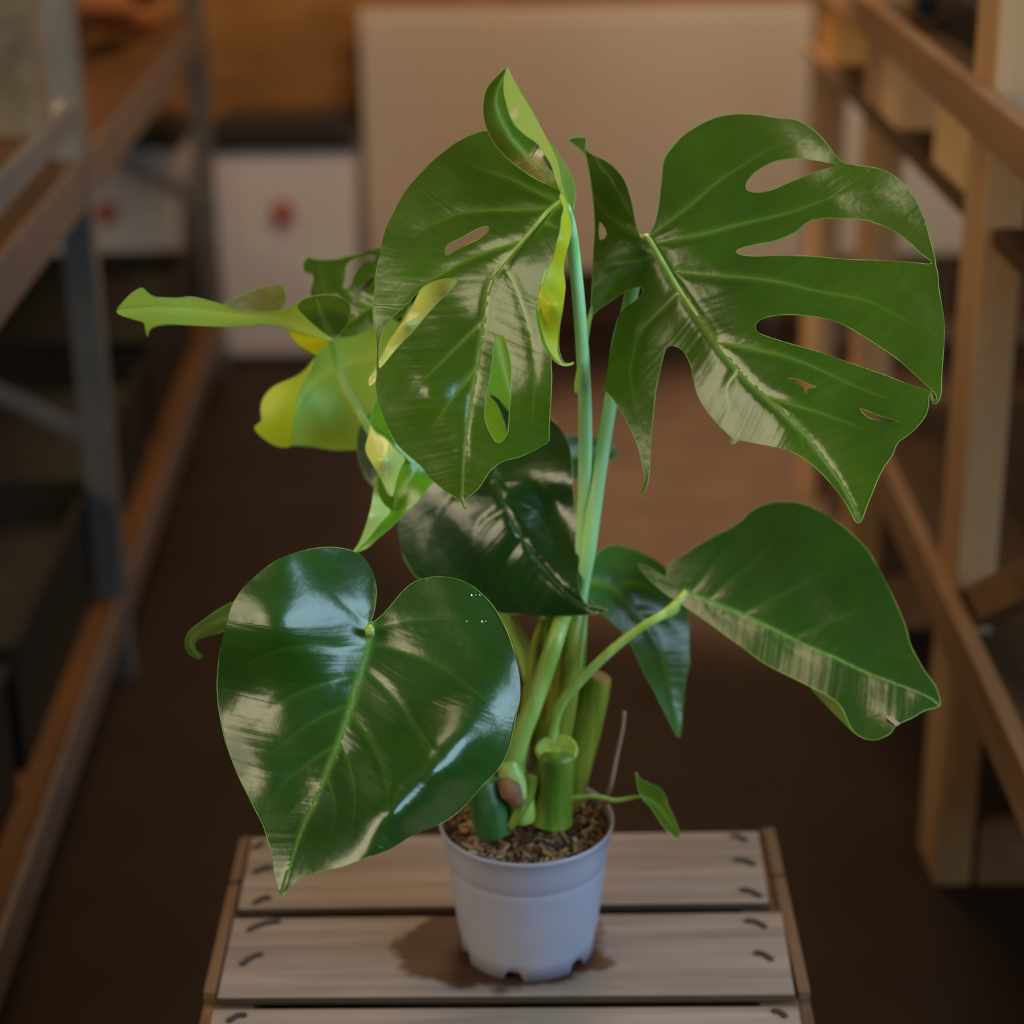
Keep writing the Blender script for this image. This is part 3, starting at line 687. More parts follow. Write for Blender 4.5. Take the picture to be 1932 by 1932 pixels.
# ---- leaf: large heart-shaped one, low in front
out = C4([(938, 506), (950, 470), (960, 420), (966, 350), (955, 290), (925, 220), (880, 170), (820, 147), (740, 137), (650, 145), (560, 168), (480, 200), (420, 240), (360, 290), (310, 340), (275, 390), (250, 440), (230, 520), (210, 590), (195, 660), (185, 740), (181, 820), (187, 910), (200, 990), (220, 1080), (250, 1170), (290, 1270), (330, 1350), (370, 1430), (410, 1510), (435, 1590), (455, 1650), (462, 1700), (470, 1760), (485, 1810), (500, 1868), (520, 1830), (560, 1795), (590, 1770), (650, 1745), (740, 1722), (800, 1710), (880, 1680), (960, 1650), (1040, 1615), (1120, 1570), (1200, 1530), (1280, 1500), (1350, 1455), (1420, 1390), (1480, 1320), (1540, 1260), (1590, 1190), (1620, 1120), (1640, 1040), (1655, 960), (1672, 880), (1670, 780), (1650, 680), (1625, 590), (1590, 510), (1550, 440), (1500, 380), (1440, 330), (1370, 297), (1290, 283), (1220, 287), (1150, 310), (1090, 360), (1040, 420), (1000, 465), (962, 498)])
def hb_(x, y):                                             # lobes rise beside the midrib, margins curl back
    xm = float(np.interp(y, [100, 515, 920, 1200, 1480, 1850], [955, 938, 840, 740, 620, 503])); d = x - xm; b = -.108 - 9.0e-5 * (y - 515)
    if d < 0:
        a = float(np.interp(y, [150, 600, 760, 1000, 1865], [9.5e-5, 9.0e-5, 4e-5, 1e-5, 0])); D = float(np.interp(y, [150, 600, 800, 1400, 1865], [430, 430, 330, 200, 60])); d = -d
        return b - a * min(d, D) + 3.5e-5 * max(0, d - D) + 1.1e-4 * max(0, 230 - y)
    b -= 6.5e-5 * max(0, y - 850) * min(1, d / 450)
    D = float(np.interp(y, [280, 700, 900, 1200, 1320, 1450, 1560, 1700], [420, 560, 640, 600, 500, 400, 260, 120])); c = float(np.interp(y, [300, 800, 1000, 1500, 1650], [1e-5, 2e-5, 1.4e-4, 1.7e-4, 8e-5]))
    return b - 1.5e-5 * min(d, D) + c * max(0, d - D)
dep = C4([(x, y, hb_(x, y)) for x, y in ((938, 515), (870, 190), (950, 330), (700, 150), (520, 190), (360, 290), (700, 330), (500, 380), (860, 420), (640, 560), (460, 560), (240, 500), (190, 750), (380, 760), (600, 760), (800, 760), (880, 780), (190, 950), (400, 1000), (650, 1000), (800, 1040), (260, 1200), (460, 1250), (740, 1200), (370, 1430), (620, 1480), (470, 1750), (503, 1860), (700, 1730), (960, 1650), (800, 1450), (1050, 1450), (1200, 1530), (1350, 1450), (1480, 1320), (1390, 1270), (1300, 1330), (1200, 1400), (1500, 1130), (1250, 1250), (1000, 1200), (1590, 1190), (1400, 1080), (1150, 1000), (1668, 900), (1520, 850), (1300, 800), (1100, 750), (1650, 680), (1450, 600), (1200, 560), (1590, 510), (1450, 340), (1300, 290), (1280, 400), (1120, 340), (1060, 480))])
mid = C4([(938, 512), (920, 640), (880, 780), (840, 920), (800, 1040), (740, 1200), (680, 1350), (620, 1480), (560, 1640), (503, 1850)])
ve = [C4(v) for v in ([(920, 510), (850, 450), (780, 390), (720, 310)], [(905, 628), (780, 630), (650, 618), (520, 640), (380, 690), (260, 760)], [(875, 770), (740, 800), (600, 850), (460, 920), (330, 1010)], [(835, 910), (700, 970), (560, 1060), (440, 1160)], [(770, 1110), (640, 1190), (520, 1290), (440, 1390)], [(690, 1320), (590, 1400), (500, 1500)],
    [(955, 525), (1100, 500), (1250, 488), (1420, 492)], [(950, 605), (1100, 650), (1250, 710), (1380, 790), (1500, 890), (1580, 1010)], [(925, 745), (1020, 840), (1120, 960), (1200, 1070), (1270, 1190), (1300, 1330)], [(850, 970), (930, 1080), (990, 1210), (1020, 1370), (1010, 1500)], [(785, 1090), (840, 1240), (860, 1390), (840, 1540)], [(720, 1260), (760, 1400), (740, 1560)])]
lf = Leaf('leaf', 'large dark glossy heart-shaped leaf low in front')
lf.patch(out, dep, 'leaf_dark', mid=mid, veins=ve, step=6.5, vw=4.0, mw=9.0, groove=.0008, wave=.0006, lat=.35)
L1 = lf.build()
petiole(L1, [(697, 1187, -.120), (712, 1230, -.085), (800, 1350, -.040), (900, 1450, -.010), (958, 1520, .0)], [.0035, .003, .0032, .004, .006], 'petiole_lime')
M['water'] = None
mw_, nt, p = nodes('water'); p.inputs['Transmission Weight'].default_value = 1.0; p.inputs['Roughness'].default_value = 0.02; p.inputs['IOR'].default_value = 1.33; M['water'] = mw_
def drop(leaf, f, px, py, r_):
    q = np.array([[px, py]], float); c = atY(q, f(q))[0]; t = CAM - c; t /= np.linalg.norm(t); a = np.cross(t, (0, 0, 1)); a /= np.linalg.norm(a); b2 = np.cross(a, t)
    mb = MB(); V = []; F = []; n = 12
    for i in range(5):
        ph = i / 4 * math.pi / 2
        for k in range(n):
            th = 2 * math.pi * k / n; V.append(c + t * (r_ * .6 * math.sin(ph) + .0006) + (a * math.cos(th) + b2 * math.sin(th)) * r_ * max(.02, math.cos(ph)))
    for i in range(4):
        for k in range(n): F.append((i * n + k, i * n + (k + 1) % n, (i + 1) * n + (k + 1) % n, (i + 1) * n + k))
    F.append(tuple(range(n - 1, -1, -1))); mb.add(V, F); mb.build('water_droplet', M['water'], leaf, True)
for x, y, r_ in ((1445, 371, .0019), (1495, 500, .0017), (1415, 500, .0008), (1480, 370, .0009)):
    (px, py), = C4([(x, y)]); drop(L1, lf.f, px, py, r_)

# ---- leaf: big split one, upper right
out = C3([(440, 608), (462, 560), (478, 480), (490, 380), (500, 290), (530, 240), (600, 170), (680, 120), (760, 92), (850, 83), (940, 90), (1010, 104), (1075, 108), (1130, 130), (1190, 175), (1240, 235), (1270, 275), (1300, 302), (1380, 315), (1450, 325), (1520, 355), (1570, 400), (1610, 450), (1645, 520), (1670, 590), (1690, 660), (1705, 720), (1710, 760), (1718, 790), (1722, 850), (1735, 930), (1745, 1000), (1747, 1080), (1740, 1180), (1735, 1260), (1733, 1320), (1722, 1357), (1705, 1374), (1692, 1352), (1682, 1322), (1678, 1345), (1675, 1390), (1660, 1430), (1620, 1480), (1580, 1515), (1540, 1545), (1515, 1600), (1480, 1650), (1450, 1710), (1430, 1760), (1405, 1820), (1380, 1890), (1360, 1902), (1345, 1880), (1320, 1830), (1280, 1770), (1230, 1710), (1170, 1650), (1110, 1605), (1050, 1575), (980, 1560), (900, 1545), (835, 1532), (820, 1550), (795, 1545), (806, 1526), (790, 1510), (740, 1460), (690, 1400), (650, 1330), (635, 1270), (620, 1200), (590, 1140), (560, 1118), (530, 1112), (510, 1125), (495, 1170), (480, 1240), (465, 1310), (455, 1400), (447, 1480), (442, 1560), (438, 1640), (430, 1720), (410, 1765), (378, 1773), (404, 1752), (415, 1700), (405, 1640), (385, 1560), (360, 1500), (330, 1440), (300, 1390), (270, 1340), (232, 1300), (245, 1270), (255, 1200), (265, 1120), (280, 1050), (300, 985), (330, 945), (370, 915), (400, 890), (410, 862), (395, 850), (370, 855), (340, 865), (300, 890), (250, 925), (210, 950), (183, 975), (178, 930), (180, 870), (185, 780), (190, 680), (195, 600), (190, 500), (178, 400), (165, 320), (152, 250), (158, 235), (170, 258), (230, 285), (280, 320), (320, 370), (345, 430), (362, 500), (375, 570), (388, 612), (402, 628), (422, 634)])
holes = [C3(h) for h in ([(865, 405), (880, 370), (930, 325), (1000, 292), (1090, 280), (1180, 290), (1245, 303), (1275, 311), (1180, 340), (1100, 370), (1040, 395), (980, 420), (920, 432), (875, 425)],
    [(820, 695), (835, 682), (900, 665), (1000, 645), (1080, 610), (1130, 570), (1180, 550), (1280, 546), (1380, 552), (1450, 570), (1530, 605), (1590, 650), (1640, 700), (1694, 748), (1600, 742), (1480, 735), (1300, 728), (1150, 715), (1020, 715), (900, 715), (840, 708)],
    [(908, 1040), (910, 1015), (940, 992), (1000, 978), (1080, 975), (1180, 985), (1250, 1000), (1310, 1025), (1380, 1065), (1450, 1110), (1530, 1165), (1600, 1225), (1660, 1280), (1700, 1318), (1716, 1343), (1704, 1360), (1694, 1340), (1680, 1314), (1600, 1290), (1500, 1250), (1400, 1215), (1300, 1180), (1200, 1145), (1100, 1115), (1000, 1085), (930, 1060)],
    [(214, 562), (235, 580), (248, 610), (240, 635), (214, 641)],
    [(1050, 1262), (1075, 1258), (1110, 1268), (1150, 1285), (1185, 1298), (1150, 1303), (1137, 1314), (1132, 1332), (1122, 1304), (1090, 1282)],
    [(1372, 1392), (1420, 1408), (1480, 1430), (1555, 1455), (1500, 1450), (1430, 1440), (1392, 1420)])]
pl_ = lambda x, y: .02 - 8.8e-5 * (x - 430) - 5.3e-5 * (y - 630)      # left half leans back to the left
pr_ = lambda x, y: .02 - 3.3e-5 * (x - 430) - 9.1e-5 * (y - 630)      # right half leans back upwards
dep = C3([(x, y, pl_(x, y) + d) for x, y, d in ((430, 630, 0), (740, 1110, 0), (1040, 1420, 0), (1360, 1895, -.002), (300, 1000, 0), (185, 970, -.004), (190, 600, .004), (160, 270, .022), (330, 400, .008), (270, 1330, -.016), (430, 1700, -.022), (600, 1150, 0), (800, 1510, -.004), (1100, 1600, 0), (480, 1000, .002), (430, 1400, -.012))]
    + [(x, y, pr_(x, y) + d) for x, y, d in ((850, 90, .004), (520, 260, .004), (1250, 250, -.006), (1520, 360, -.004), (1700, 720, 0), (1745, 1050, .004), (1730, 1320, .004), (1670, 1380, .002), (1500, 1620, .0), (900, 600, .002), (1200, 850, .002), (850, 300, .002), (1250, 480, .006), (1200, 1130, .002), (1350, 1500, .0))])
mid = C3([(430, 632), (500, 740), (570, 860), (650, 980), (740, 1110), (830, 1220), (930, 1320), (1040, 1420), (1130, 1510), (1200, 1600), (1280, 1710), (1340, 1820), (1362, 1895)])
ve = [C3(v) for v in ([(440, 620), (600, 500), (720, 400), (850, 310), (1000, 225)], [(470, 652), (650, 620), (800, 580), (950, 545), (1090, 510), (1200, 470), (1320, 435), (1450, 430)], [(555, 780), (700, 795), (850, 805), (1000, 825), (1150, 860), (1300, 890), (1420, 920), (1600, 1010)], [(745, 1095), (900, 1125), (1050, 1160), (1200, 1220), (1350, 1290), (1500, 1350)], [(465, 710), (380, 735), (270, 750), (200, 800)], [(400, 625), (300, 570), (230, 510), (190, 440)], [(570, 872), (500, 940), (420, 1020), (380, 1090), (360, 1170), (350, 1250), (390, 1450)], [(930, 1320), (1060, 1370), (1200, 1410), (1380, 1480)], [(830, 1220), (780, 1300), (790, 1400)], [(1040, 1420), (1100, 1480), (1120, 1560)])]
lf = Leaf('leaf', 'largest split leaf with long slots, upper right')
lf.patch(out, dep, 'leaf', holes, mid, ve, step=6.5, vw=4.5, mw=8.5, groove=.0013, wave=.0005)
dS = C3([(180, 930, .022), (183, 975, .020), (110, 1325, -.005), (105, 1290, .0), (150, 1050, .018)])
lf.patch(C3([(182, 930), (184, 975), (176, 1010), (165, 1080), (152, 1160), (132, 1240), (112, 1328), (103, 1292), (118, 1200), (140, 1090), (160, 1000), (174, 945)]), dS, 'leaf_young', side='under', step=5)
lf.patch(C3([(78, 200), (100, 188), (150, 188), (153, 215), (150, 250), (160, 280), (140, 250), (110, 225)]), C3([(78, 200, .06), (150, 188, .086), (152, 250, .084), (110, 225, .065)]), 'leaf', step=4)
L3 = lf.build()
b = tube_px(C3([(392, 620, .0245), (410, 640, .0195), (430, 640, .0165), (470, 700, .0095), (560, 850, -.0065), (650, 980, -.0205)]), [.001, .002, .0024, .0021, .0017, .0008]); b.build('midrib', M['petiole_lime'], L3, True)
petiole(L3, [(1222, 450, .026), (1212, 480, .036), (1190, 560, .034), (1152, 760, .022), (1130, 900, .016), (1110, 1040, .016), (1099, 1110, .026), (1090, 1180, .034), (1080, 1300, .034), (1060, 1450, .03)], [.0045, .005, .0052, .0052, .0054, .0058, .005, .005, .006, .007], 'petiole')

# ---- leaf: upper middle, hanging, with its folded upper lobe and curled right lobe
out = C2([(925, 600), (905, 560), (800, 430), (700, 350), (615, 322), (560, 335), (500, 362), (430, 415), (370, 465), (310, 530), (265, 590), (230, 650), (205, 700), (185, 760), (170, 830), (155, 900), (148, 980), (141, 1040), (141, 1100), (152, 1170), (156, 1230), (154, 1290), (156, 1330), (152, 1370), (165, 1440), (185, 1500), (210, 1570), (240, 1620), (290, 1670), (340, 1710), (380, 1760), (430, 1805), (480, 1840), (505, 1860), (515, 1885), (535, 1890), (512, 1868), (540, 1835), (580, 1800), (605, 1760), (630, 1725), (680, 1690), (740, 1675), (800, 1650), (850, 1620), (868, 1608), (870, 1540), (876, 1450), (880, 1350), (880, 1265), (900, 1150), (905, 1000), (925, 850), (942, 720), (940, 640)])
holes = [C2(h) for h in ([(443, 838), (446, 798), (500, 768), (560, 735), (600, 718), (622, 722), (615, 745), (580, 770), (540, 790), (490, 815)],
    [(480, 936), (430, 937), (370, 955), (335, 980), (280, 1040), (220, 1095), (182, 1150), (168, 1200), (164, 1250), (164, 1306), (180, 1295), (240, 1225), (300, 1160), (370, 1080), (430, 1015), (475, 970), (490, 948)],
    [(650, 1175), (665, 1165), (685, 1180), (700, 1230), (712, 1290), (712, 1400), (705, 1480), (700, 1560), (690, 1590), (665, 1615), (640, 1600), (610, 1540), (602, 1490), (608, 1420), (622, 1350), (635, 1270), (640, 1210)])]
dep = C2([(925, 605, -.040), (615, 330, .030), (800, 440, .000), (400, 440, .030), (220, 670, .015), (150, 980, -.012), (156, 1330, -.042), (240, 1620, -.068), (505, 1858, -.095), (690, 1690, -.098), (868, 1608, -.090), (880, 1265, -.082), (925, 850, -.066), (640, 920, -.046), (590, 1190, -.062), (550, 1420, -.078), (400, 700, .000), (330, 1000, -.030), (350, 1400, -.080), (230, 1400, -.060), (760, 1100, -.064), (790, 1400, -.086), (520, 560, .006), (780, 800, -.048)])
mid = C2([(928, 607), (870, 650), (810, 720), (750, 790), (690, 860), (640, 920), (610, 1010), (600, 1100), (585, 1190), (570, 1300), (550, 1420), (530, 1550), (515, 1700), (506, 1845)])
ve = [C2(v) for v in ([(905, 612), (800, 565), (690, 510), (560, 470)], [(880, 638), (760, 645), (620, 650), (500, 660), (400, 700), (300, 760)], [(760, 775), (640, 810), (540, 850), (430, 910), (300, 985), (200, 1090)], [(685, 890), (720, 950), (760, 1050), (790, 1150), (805, 1250), (810, 1350), (800, 1520)], [(848, 700), (880, 715), (915, 728)], [(600, 1100), (520, 1180), (400, 1300), (280, 1420)], [(570, 1300), (470, 1430), (380, 1560)])]
lf = Leaf('leaf', 'hanging split leaf at top centre with a folded upper lobe')
lf.patch(out, dep, 'leaf', holes, mid, ve, step=6.5, vw=4.5, mw=7.5, groove=.0012, wave=.0005)
fo = C2([(697, 62), (650, 100), (615, 140), (600, 180), (596, 250), (610, 310), (640, 370), (690, 430), (750, 480), (820, 525), (890, 556), (910, 566), (920, 560), (900, 500), (870, 440), (840, 385), (800, 340), (750, 280), (725, 230), (715, 180), (712, 120)])
lf.patch(fo, C2([(697, 62, -.012), (600, 200, -.030), (610, 310, -.036), (750, 480, -.045), (905, 562, -.048), (715, 180, .010), (760, 290, .015), (870, 440, .0), (680, 300, -.004), (780, 420, -.006)]), 'leaf', mid=C2([(905, 560), (800, 450), (700, 330), (650, 200), (690, 80)]), step=5.5, groove=.0003)
lf.patch(C2([(697, 62), (720, 110), (760, 170), (800, 240), (830, 300), (870, 380), (905, 450), (922, 520), (938, 595), (925, 590), (905, 545), (880, 470), (850, 420), (820, 375), (770, 340), (730, 300), (705, 250), (690, 200), (681, 150), (686, 95)]), C2([(697, 62, -.013), (681, 150, -.040), (705, 250, -.058), (770, 340, -.064), (850, 420, -.062), (905, 545, -.052), (938, 595, -.036), (760, 170, -.022), (830, 300, -.025), (905, 450, -.025), (760, 260, -.052)]), 'leaf_fold', side='under', step=5, wave=.0004)
lf.patch(C2([(865, 368), (895, 395), (915, 430), (945, 480), (972, 540), (980, 590), (970, 640), (950, 690), (935, 600), (920, 520), (895, 440)]), C2([(865, 368, .01), (980, 590, .005), (935, 600, -.03), (900, 440, -.01), (955, 690, -.03)]), 'leaf', side='under', step=5)
lf.patch(C2([(925, 575), (945, 605), (950, 650), (962, 700), (956, 760), (936, 840), (930, 900), (936, 970), (925, 1050), (915, 1120), (909, 1190), (913, 1240), (932, 1282), (962, 1284), (968, 1276), (972, 1288), (930, 1296), (885, 1268), (850, 1210), (828, 1140), (820, 1070), (828, 1000), (850, 930), (880, 860), (900, 790), (915, 730), (920, 680), (930, 640), (915, 600)]), C2([(925, 575, -.066), (962, 700, -.064), (936, 970, -.070), (912, 1200, -.079), (932, 1285, -.084), (850, 1210, -.090), (820, 1070, -.088), (880, 860, -.080), (920, 680, -.074), (885, 1040, -.102), (925, 780, -.082)]), 'leaf_yellow', side='under', step=4.5, wave=.0006)
lf.patch(C2([(845, 905), (860, 890), (868, 880), (850, 940), (836, 1000), (830, 1070), (838, 1140), (858, 1210), (890, 1262), (915, 1285), (885, 1268), (848, 1212), (826, 1142), (817, 1070), (826, 1000)]), C2([(845, 905, -.086), (817, 1070, -.092), (885, 1268, -.093), (838, 1070, -.094), (890, 1262, -.094)]), 'leaf_young', step=3.5)
L2 = lf.build()
petiole(L2, [(1066, 392, -.030), (1074, 420, -.012), (1083, 480, .004), (1096, 620, .010), (1104, 780, .012), (1103, 920, .018), (1098, 1040, .030), (1094, 1130, .04), (1085, 1250, .042), (1066, 1400, .04), (1050, 1520, .03)], [.004, .0045, .0045, .0047, .005, .0052, .0055, .006, .007, .007, .008], 'petiole')
b = tube_px(C2([(930, 606, -.0355), (870, 650, -.040), (810, 720, -.044), (750, 790, -.047), (690, 860, -.049), (640, 920, -.050)]), [.0018, .0017, .0014, .0012, .0010, .0005]); b.build('midrib', M['petiole_lime'], L2, True)

# ---- leaf: right, folded along its midrib
out = C6([(365, 418), (400, 470), (440, 510), (500, 560), (560, 600), (640, 655), (720, 710), (800, 770), (880, 825), (950, 880), (1020, 920), (1100, 960), (1180, 1000), (1260, 1040), (1320, 1080), (1350, 1120), (1375, 1180), (1400, 1220), (1440, 1250), (1490, 1262), (1540, 1250), (1580, 1225), (1605, 1190), (1680, 1155), (1740, 1120), (1812, 1098), (1808, 1050), (1790, 1000), (1740, 930), (1700, 860), (1670, 800), (1650, 720), (1600, 600), (1540, 480), (1480, 370), (1420, 300), (1340, 230), (1250, 170), (1160, 130), (1080, 118), (1010, 122), (950, 140), (900, 170), (860, 210), (800, 250), (720, 290), (650, 330), (590, 370), (540, 400), (508, 432), (503, 470), (512, 488), (480, 472), (430, 440), (395, 422)])
def fold_(x, y):                                           # two halves of a valley about the crease
    a, b = np.array([590., 545.]), np.array([1808., 1092.]); u = (b - a) / np.linalg.norm(b - a); q = np.array([x, y]) - a
    t = q @ u; d = u[0] * q[1] - u[1] * q[0]; Y = .035 - 7.2e-5 * t
    return Y + (9.5e-5 * -d + 2.5e-5 * max(0, 420 - t) * min(1, -d / 200) if d < 0 else -1.9e-4 * min(d, 200) - .8e-4 * max(0, d - 200))
dep = C6([(x, y, fold_(x, y)) for x, y in ((365, 418), (590, 545), (503, 470), (850, 660), (1150, 796), (1450, 931), (1650, 1020), (1806, 1092), (640, 655), (880, 825), (1180, 1000), (1320, 1080), (1400, 1220), (1500, 1262), (1605, 1190), (1740, 1120), (540, 400), (720, 290), (860, 210), (1050, 118), (1340, 230), (1540, 480), (1670, 800), (1740, 930), (1000, 450), (800, 450), (1300, 600), (1200, 350), (1450, 700), (800, 720), (1300, 960), (1550, 1080))])
mid = C6([(590, 545), (700, 588), (850, 650), (1000, 720), (1150, 795), (1300, 860), (1450, 930), (1600, 990), (1750, 1050), (1808, 1092)])
ve = [C6(v) for v in ([(620, 555), (680, 480), (740, 400), (830, 310)], [(720, 575), (800, 500), (920, 410), (1030, 300)], [(880, 650), (1000, 590), (1150, 520), (1300, 440)], [(1100, 770), (1250, 710), (1400, 650), (1520, 620)], [(700, 600), (760, 660), (850, 720)], [(1000, 720), (1080, 800), (1180, 880)])]
M['dry_spot'] = plain('dry_spot', (0.30, 0.22, 0.17), 0.7)
lf = Leaf('leaf', 'dark green unsplit leaf on the right, folded along its midrib')
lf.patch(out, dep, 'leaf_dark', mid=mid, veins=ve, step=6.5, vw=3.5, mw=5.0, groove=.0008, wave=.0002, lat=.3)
lf.patch(C6([(1195, 1012), (1250, 1038), (1315, 1076), (1345, 1115), (1368, 1165), (1392, 1208), (1425, 1245), (1380, 1205), (1330, 1155), (1280, 1105), (1230, 1055)]), C6([(x, y, fold_(x, y) + e) for x, y, e in ((1195, 1012, .001), (1315, 1076, .001), (1392, 1208, .001), (1425, 1245, .001), (1330, 1155, .022), (1240, 1065, .018))]), 'leaf', side='under', step=4.5)
lf.patch(C6([(1555, 1150), (1575, 1147), (1600, 1165), (1622, 1182), (1605, 1194), (1585, 1180)]), C6([(x, y, fold_(x, y) - .0012) for x, y in ((1555, 1150), (1622, 1182), (1605, 1194))]), 'dry_spot', step=3, rim=0)
L10 = lf.build()
petiole(L10, C6([(596, 550, .036), (572, 590, .030), (530, 635, .022), (480, 665, .004), (380, 722, .0), (250, 822, -.002), (120, 945, -.004), (0, 1085, -.004), (-40, 1190, -.002), (-60, 1350, .0)]), [.0025, .0045, .0050, .0036, .0034, .0036, .0038, .004, .0045, .008], 'petiole_lime')

# ---- leaf: dark drooping one at the centre behind
out = C5([(790, 85), (830, 130), (865, 190), (882, 260), (890, 400), (900, 520), (910, 640), (915, 760), (915, 860), (920, 920), (935, 965), (965, 995), (1020, 1010), (1072, 1020), (1040, 1032), (980, 1042), (900, 1050), (800, 1052), (700, 1045), (600, 1040), (520, 1035), (400, 1000), (200, 900), (130, 865), (90, 820), (55, 750), (35, 670), (32, 600), (40, 560), (-20, 480), (-100, 404), (-150, 330), (-172, 235), (-160, 120), (-104, 52), (100, -50), (400, -60), (650, -20)])
dep = C5([(790, 85, .085), (890, 400, .045), (915, 760, .025), (1070, 1020, -.005), (800, 1052, .010), (520, 1035, .030), (130, 865, .059), (32, 600, .078), (-172, 235, .105), (400, -60, .125), (560, 520, .042), (690, 740, .025), (850, 930, .010), (300, 500, .060), (800, 500, .050), (330, 760, .045)])
mid = C5([(430, 180), (500, 360), (560, 520), (640, 670), (720, 780), (810, 890), (910, 975), (1060, 1020)])
ve = [C5(v) for v in ([(560, 520), (450, 600), (400, 720)], [(500, 360), (330, 420), (200, 560), (160, 760)], [(640, 670), (560, 780), (540, 930)], [(560, 480), (680, 520), (780, 640), (850, 800)], [(520, 380), (700, 380), (820, 500)])]
lf = Leaf('leaf', 'very dark drooping leaf in the shade at the centre')
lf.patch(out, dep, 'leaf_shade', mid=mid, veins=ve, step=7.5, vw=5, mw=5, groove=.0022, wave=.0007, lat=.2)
L8 = lf.build()
petiole(L8, [(905, 830, .10), (950, 900, .11), (1020, 1050, .09), (1045, 1200, .045), (1040, 1400, .02), (1030, 1530, .012)], [.003, .004, .004, .005, .006, .008], 'petiole_yellow')

# ---- leaf: right behind, hanging
out = C5([(940, 900), (955, 840), (990, 770), (1040, 715), (1100, 703), (1180, 720), (1260, 755), (1320, 790), (1360, 830), (1410, 900), (1450, 1000), (1462, 1100), (1462, 1200), (1465, 1290), (1450, 1340), (1440, 1400), (1430, 1500), (1416, 1645), (1380, 1600), (1330, 1500), (1290, 1420), (1240, 1330), (1200, 1240), (1150, 1150), (1080, 1080), (1020, 1020), (965, 960)])
lf = Leaf('leaf', 'hanging pointed leaf behind the stalk of the right-hand folded leaf')
lf.patch(out, C5([(950, 880, .055), (1100, 703, .10), (1320, 790, .115), (1462, 1100, .092), (1450, 1340, .068), (1416, 1645, .030), (1290, 1420, .036), (1150, 1150, .052), (1200, 900, .080), (1340, 1200, .070)]), 'leaf_mid', mid=C5([(960, 870), (1080, 900), (1200, 1030), (1300, 1180), (1360, 1330), (1414, 1630)]), veins=[C5(v) for v in ([(1080, 900), (1200, 880), (1340, 930)], [(1200, 1030), (1330, 1050), (1430, 1150)])], step=7.5, groove=.0015)
L9 = lf.build()
petiole(L9, [(1108, 1098, .055), (1100, 1150, .05), (1088, 1280, .035), (1070, 1420, .03), (1055, 1530, .025)], [.003, .0045, .006, .007, .009], 'petiole_yellow')

# ---- leaf: pale one reaching left, seen from below
lf = Leaf('leaf', 'pale green leaf reaching far left, underside showing')
out = C1([(60, 505), (90, 460), (150, 400), (205, 372), (240, 400), (290, 425), (400, 430), (480, 425), (560, 440), (640, 460), (740, 495), (840, 510), (930, 510), (1020, 500), (1100, 450), (1170, 420), (1260, 412), (1330, 425), (1380, 455), (1393, 500), (1380, 560), (1350, 610), (1310, 645), (1280, 667), (1220, 660), (1130, 635), (1060, 618), (960, 590), (870, 580), (780, 590), (650, 592), (500, 585), (380, 580), (290, 590), (250, 610), (236, 655), (222, 600), (215, 570), (150, 545), (90, 525)])
lf.patch(out, C1([(60, 505, .02), (205, 372, .01), (480, 425, .035), (840, 510, .055), (1260, 412, .055), (1393, 500, .065), (1280, 667, .080), (1060, 618, .075), (650, 592, .058), (290, 590, .040), (236, 655, .05)]), 'leaf_young', mid=C1([(1280, 660), (1100, 590), (900, 545), (600, 510), (300, 490), (80, 500)]), side='under', step=5.5, wave=.0006, k=.6)
lf.patch(C1([(1090, 482), (1120, 440), (1170, 421), (1260, 411), (1330, 424), (1381, 455), (1394, 500), (1381, 560), (1350, 610), (1300, 655), (1260, 640), (1190, 585), (1130, 530)]), C1([(1090, 482, .045), (1260, 411, .038), (1394, 500, .050), (1300, 655, .074), (1190, 585, .056)]), 'leaf', mid=C1([(1290, 655), (1240, 560), (1200, 440)]), step=5, groove=.0005)
lf.patch(C1([(660, 478), (760, 422), (860, 380), (960, 355), (1000, 350), (1020, 380), (1027, 440), (1015, 475), (980, 505), (900, 525), (840, 525), (740, 510)]), C1([(660, 478, .075), (1000, 350, .15), (1020, 440, .13), (840, 520, .07)]), 'leaf', step=5.5)
L4 = lf.build()
petiole(L4, C1([(1276, 655, .080), (1290, 710, .085), (1312, 800, .09), (1370, 950, .095), (1430, 1050, .10), (1475, 1130, .10), (1700, 1500, .10), (2300, 2300, .07), (2480, 3000, .03), (2450, 3400, .02)]), [.0028, .003, .0032, .0035, .0036, .0038, .004, .0045, .006, .008], 'petiole_lime')

# ---- leaf: yellow-green, lit from behind, left of centre
lf = Leaf('leaf', 'yellow-green backlit leaf under the pale one')
lf.patch(C1([(845, 1165), (885, 1130), (880, 1060), (900, 990), (960, 930), (1050, 890), (1120, 850), (1190, 770), (1250, 700), (1310, 665), (1400, 630), (1480, 560), (1560, 540), (1700, 600), (1740, 900), (1700, 1200), (1600, 1285), (1430, 1292), (1300, 1295), (1180, 1280), (1060, 1270), (980, 1275), (920, 1245), (870, 1205)]), C1([(845, 1165, .12), (900, 990, .13), (1190, 770, .125), (1560, 540, .13), (1700, 1200, .16), (1300, 1295, .145), (1050, 1270, .135), (1180, 910, .14), (1060, 1080, .125), (1400, 790, .15)]), 'leaf_young', mid=C1([(1600, 750), (1400, 790), (1280, 840), (1180, 910), (1110, 1000), (1060, 1110), (1040, 1230)]), side='under', step=7, mw=8, groove=-.001, wave=.0008)
lf.patch(C1([(845, 1165), (885, 1130), (880, 1060), (900, 990), (960, 930), (1050, 890), (1125, 850), (1190, 775), (1160, 860), (1120, 930), (1090, 1010), (1075, 1100), (1062, 1190), (1052, 1272), (980, 1276), (920, 1246), (870, 1206)]), C1([(845, 1165, .115), (900, 990, .12), (1190, 775, .122), (1052, 1272, .115), (980, 1120, .112)]), 'leaf_yellow', side='under', step=6, rim=.0002)
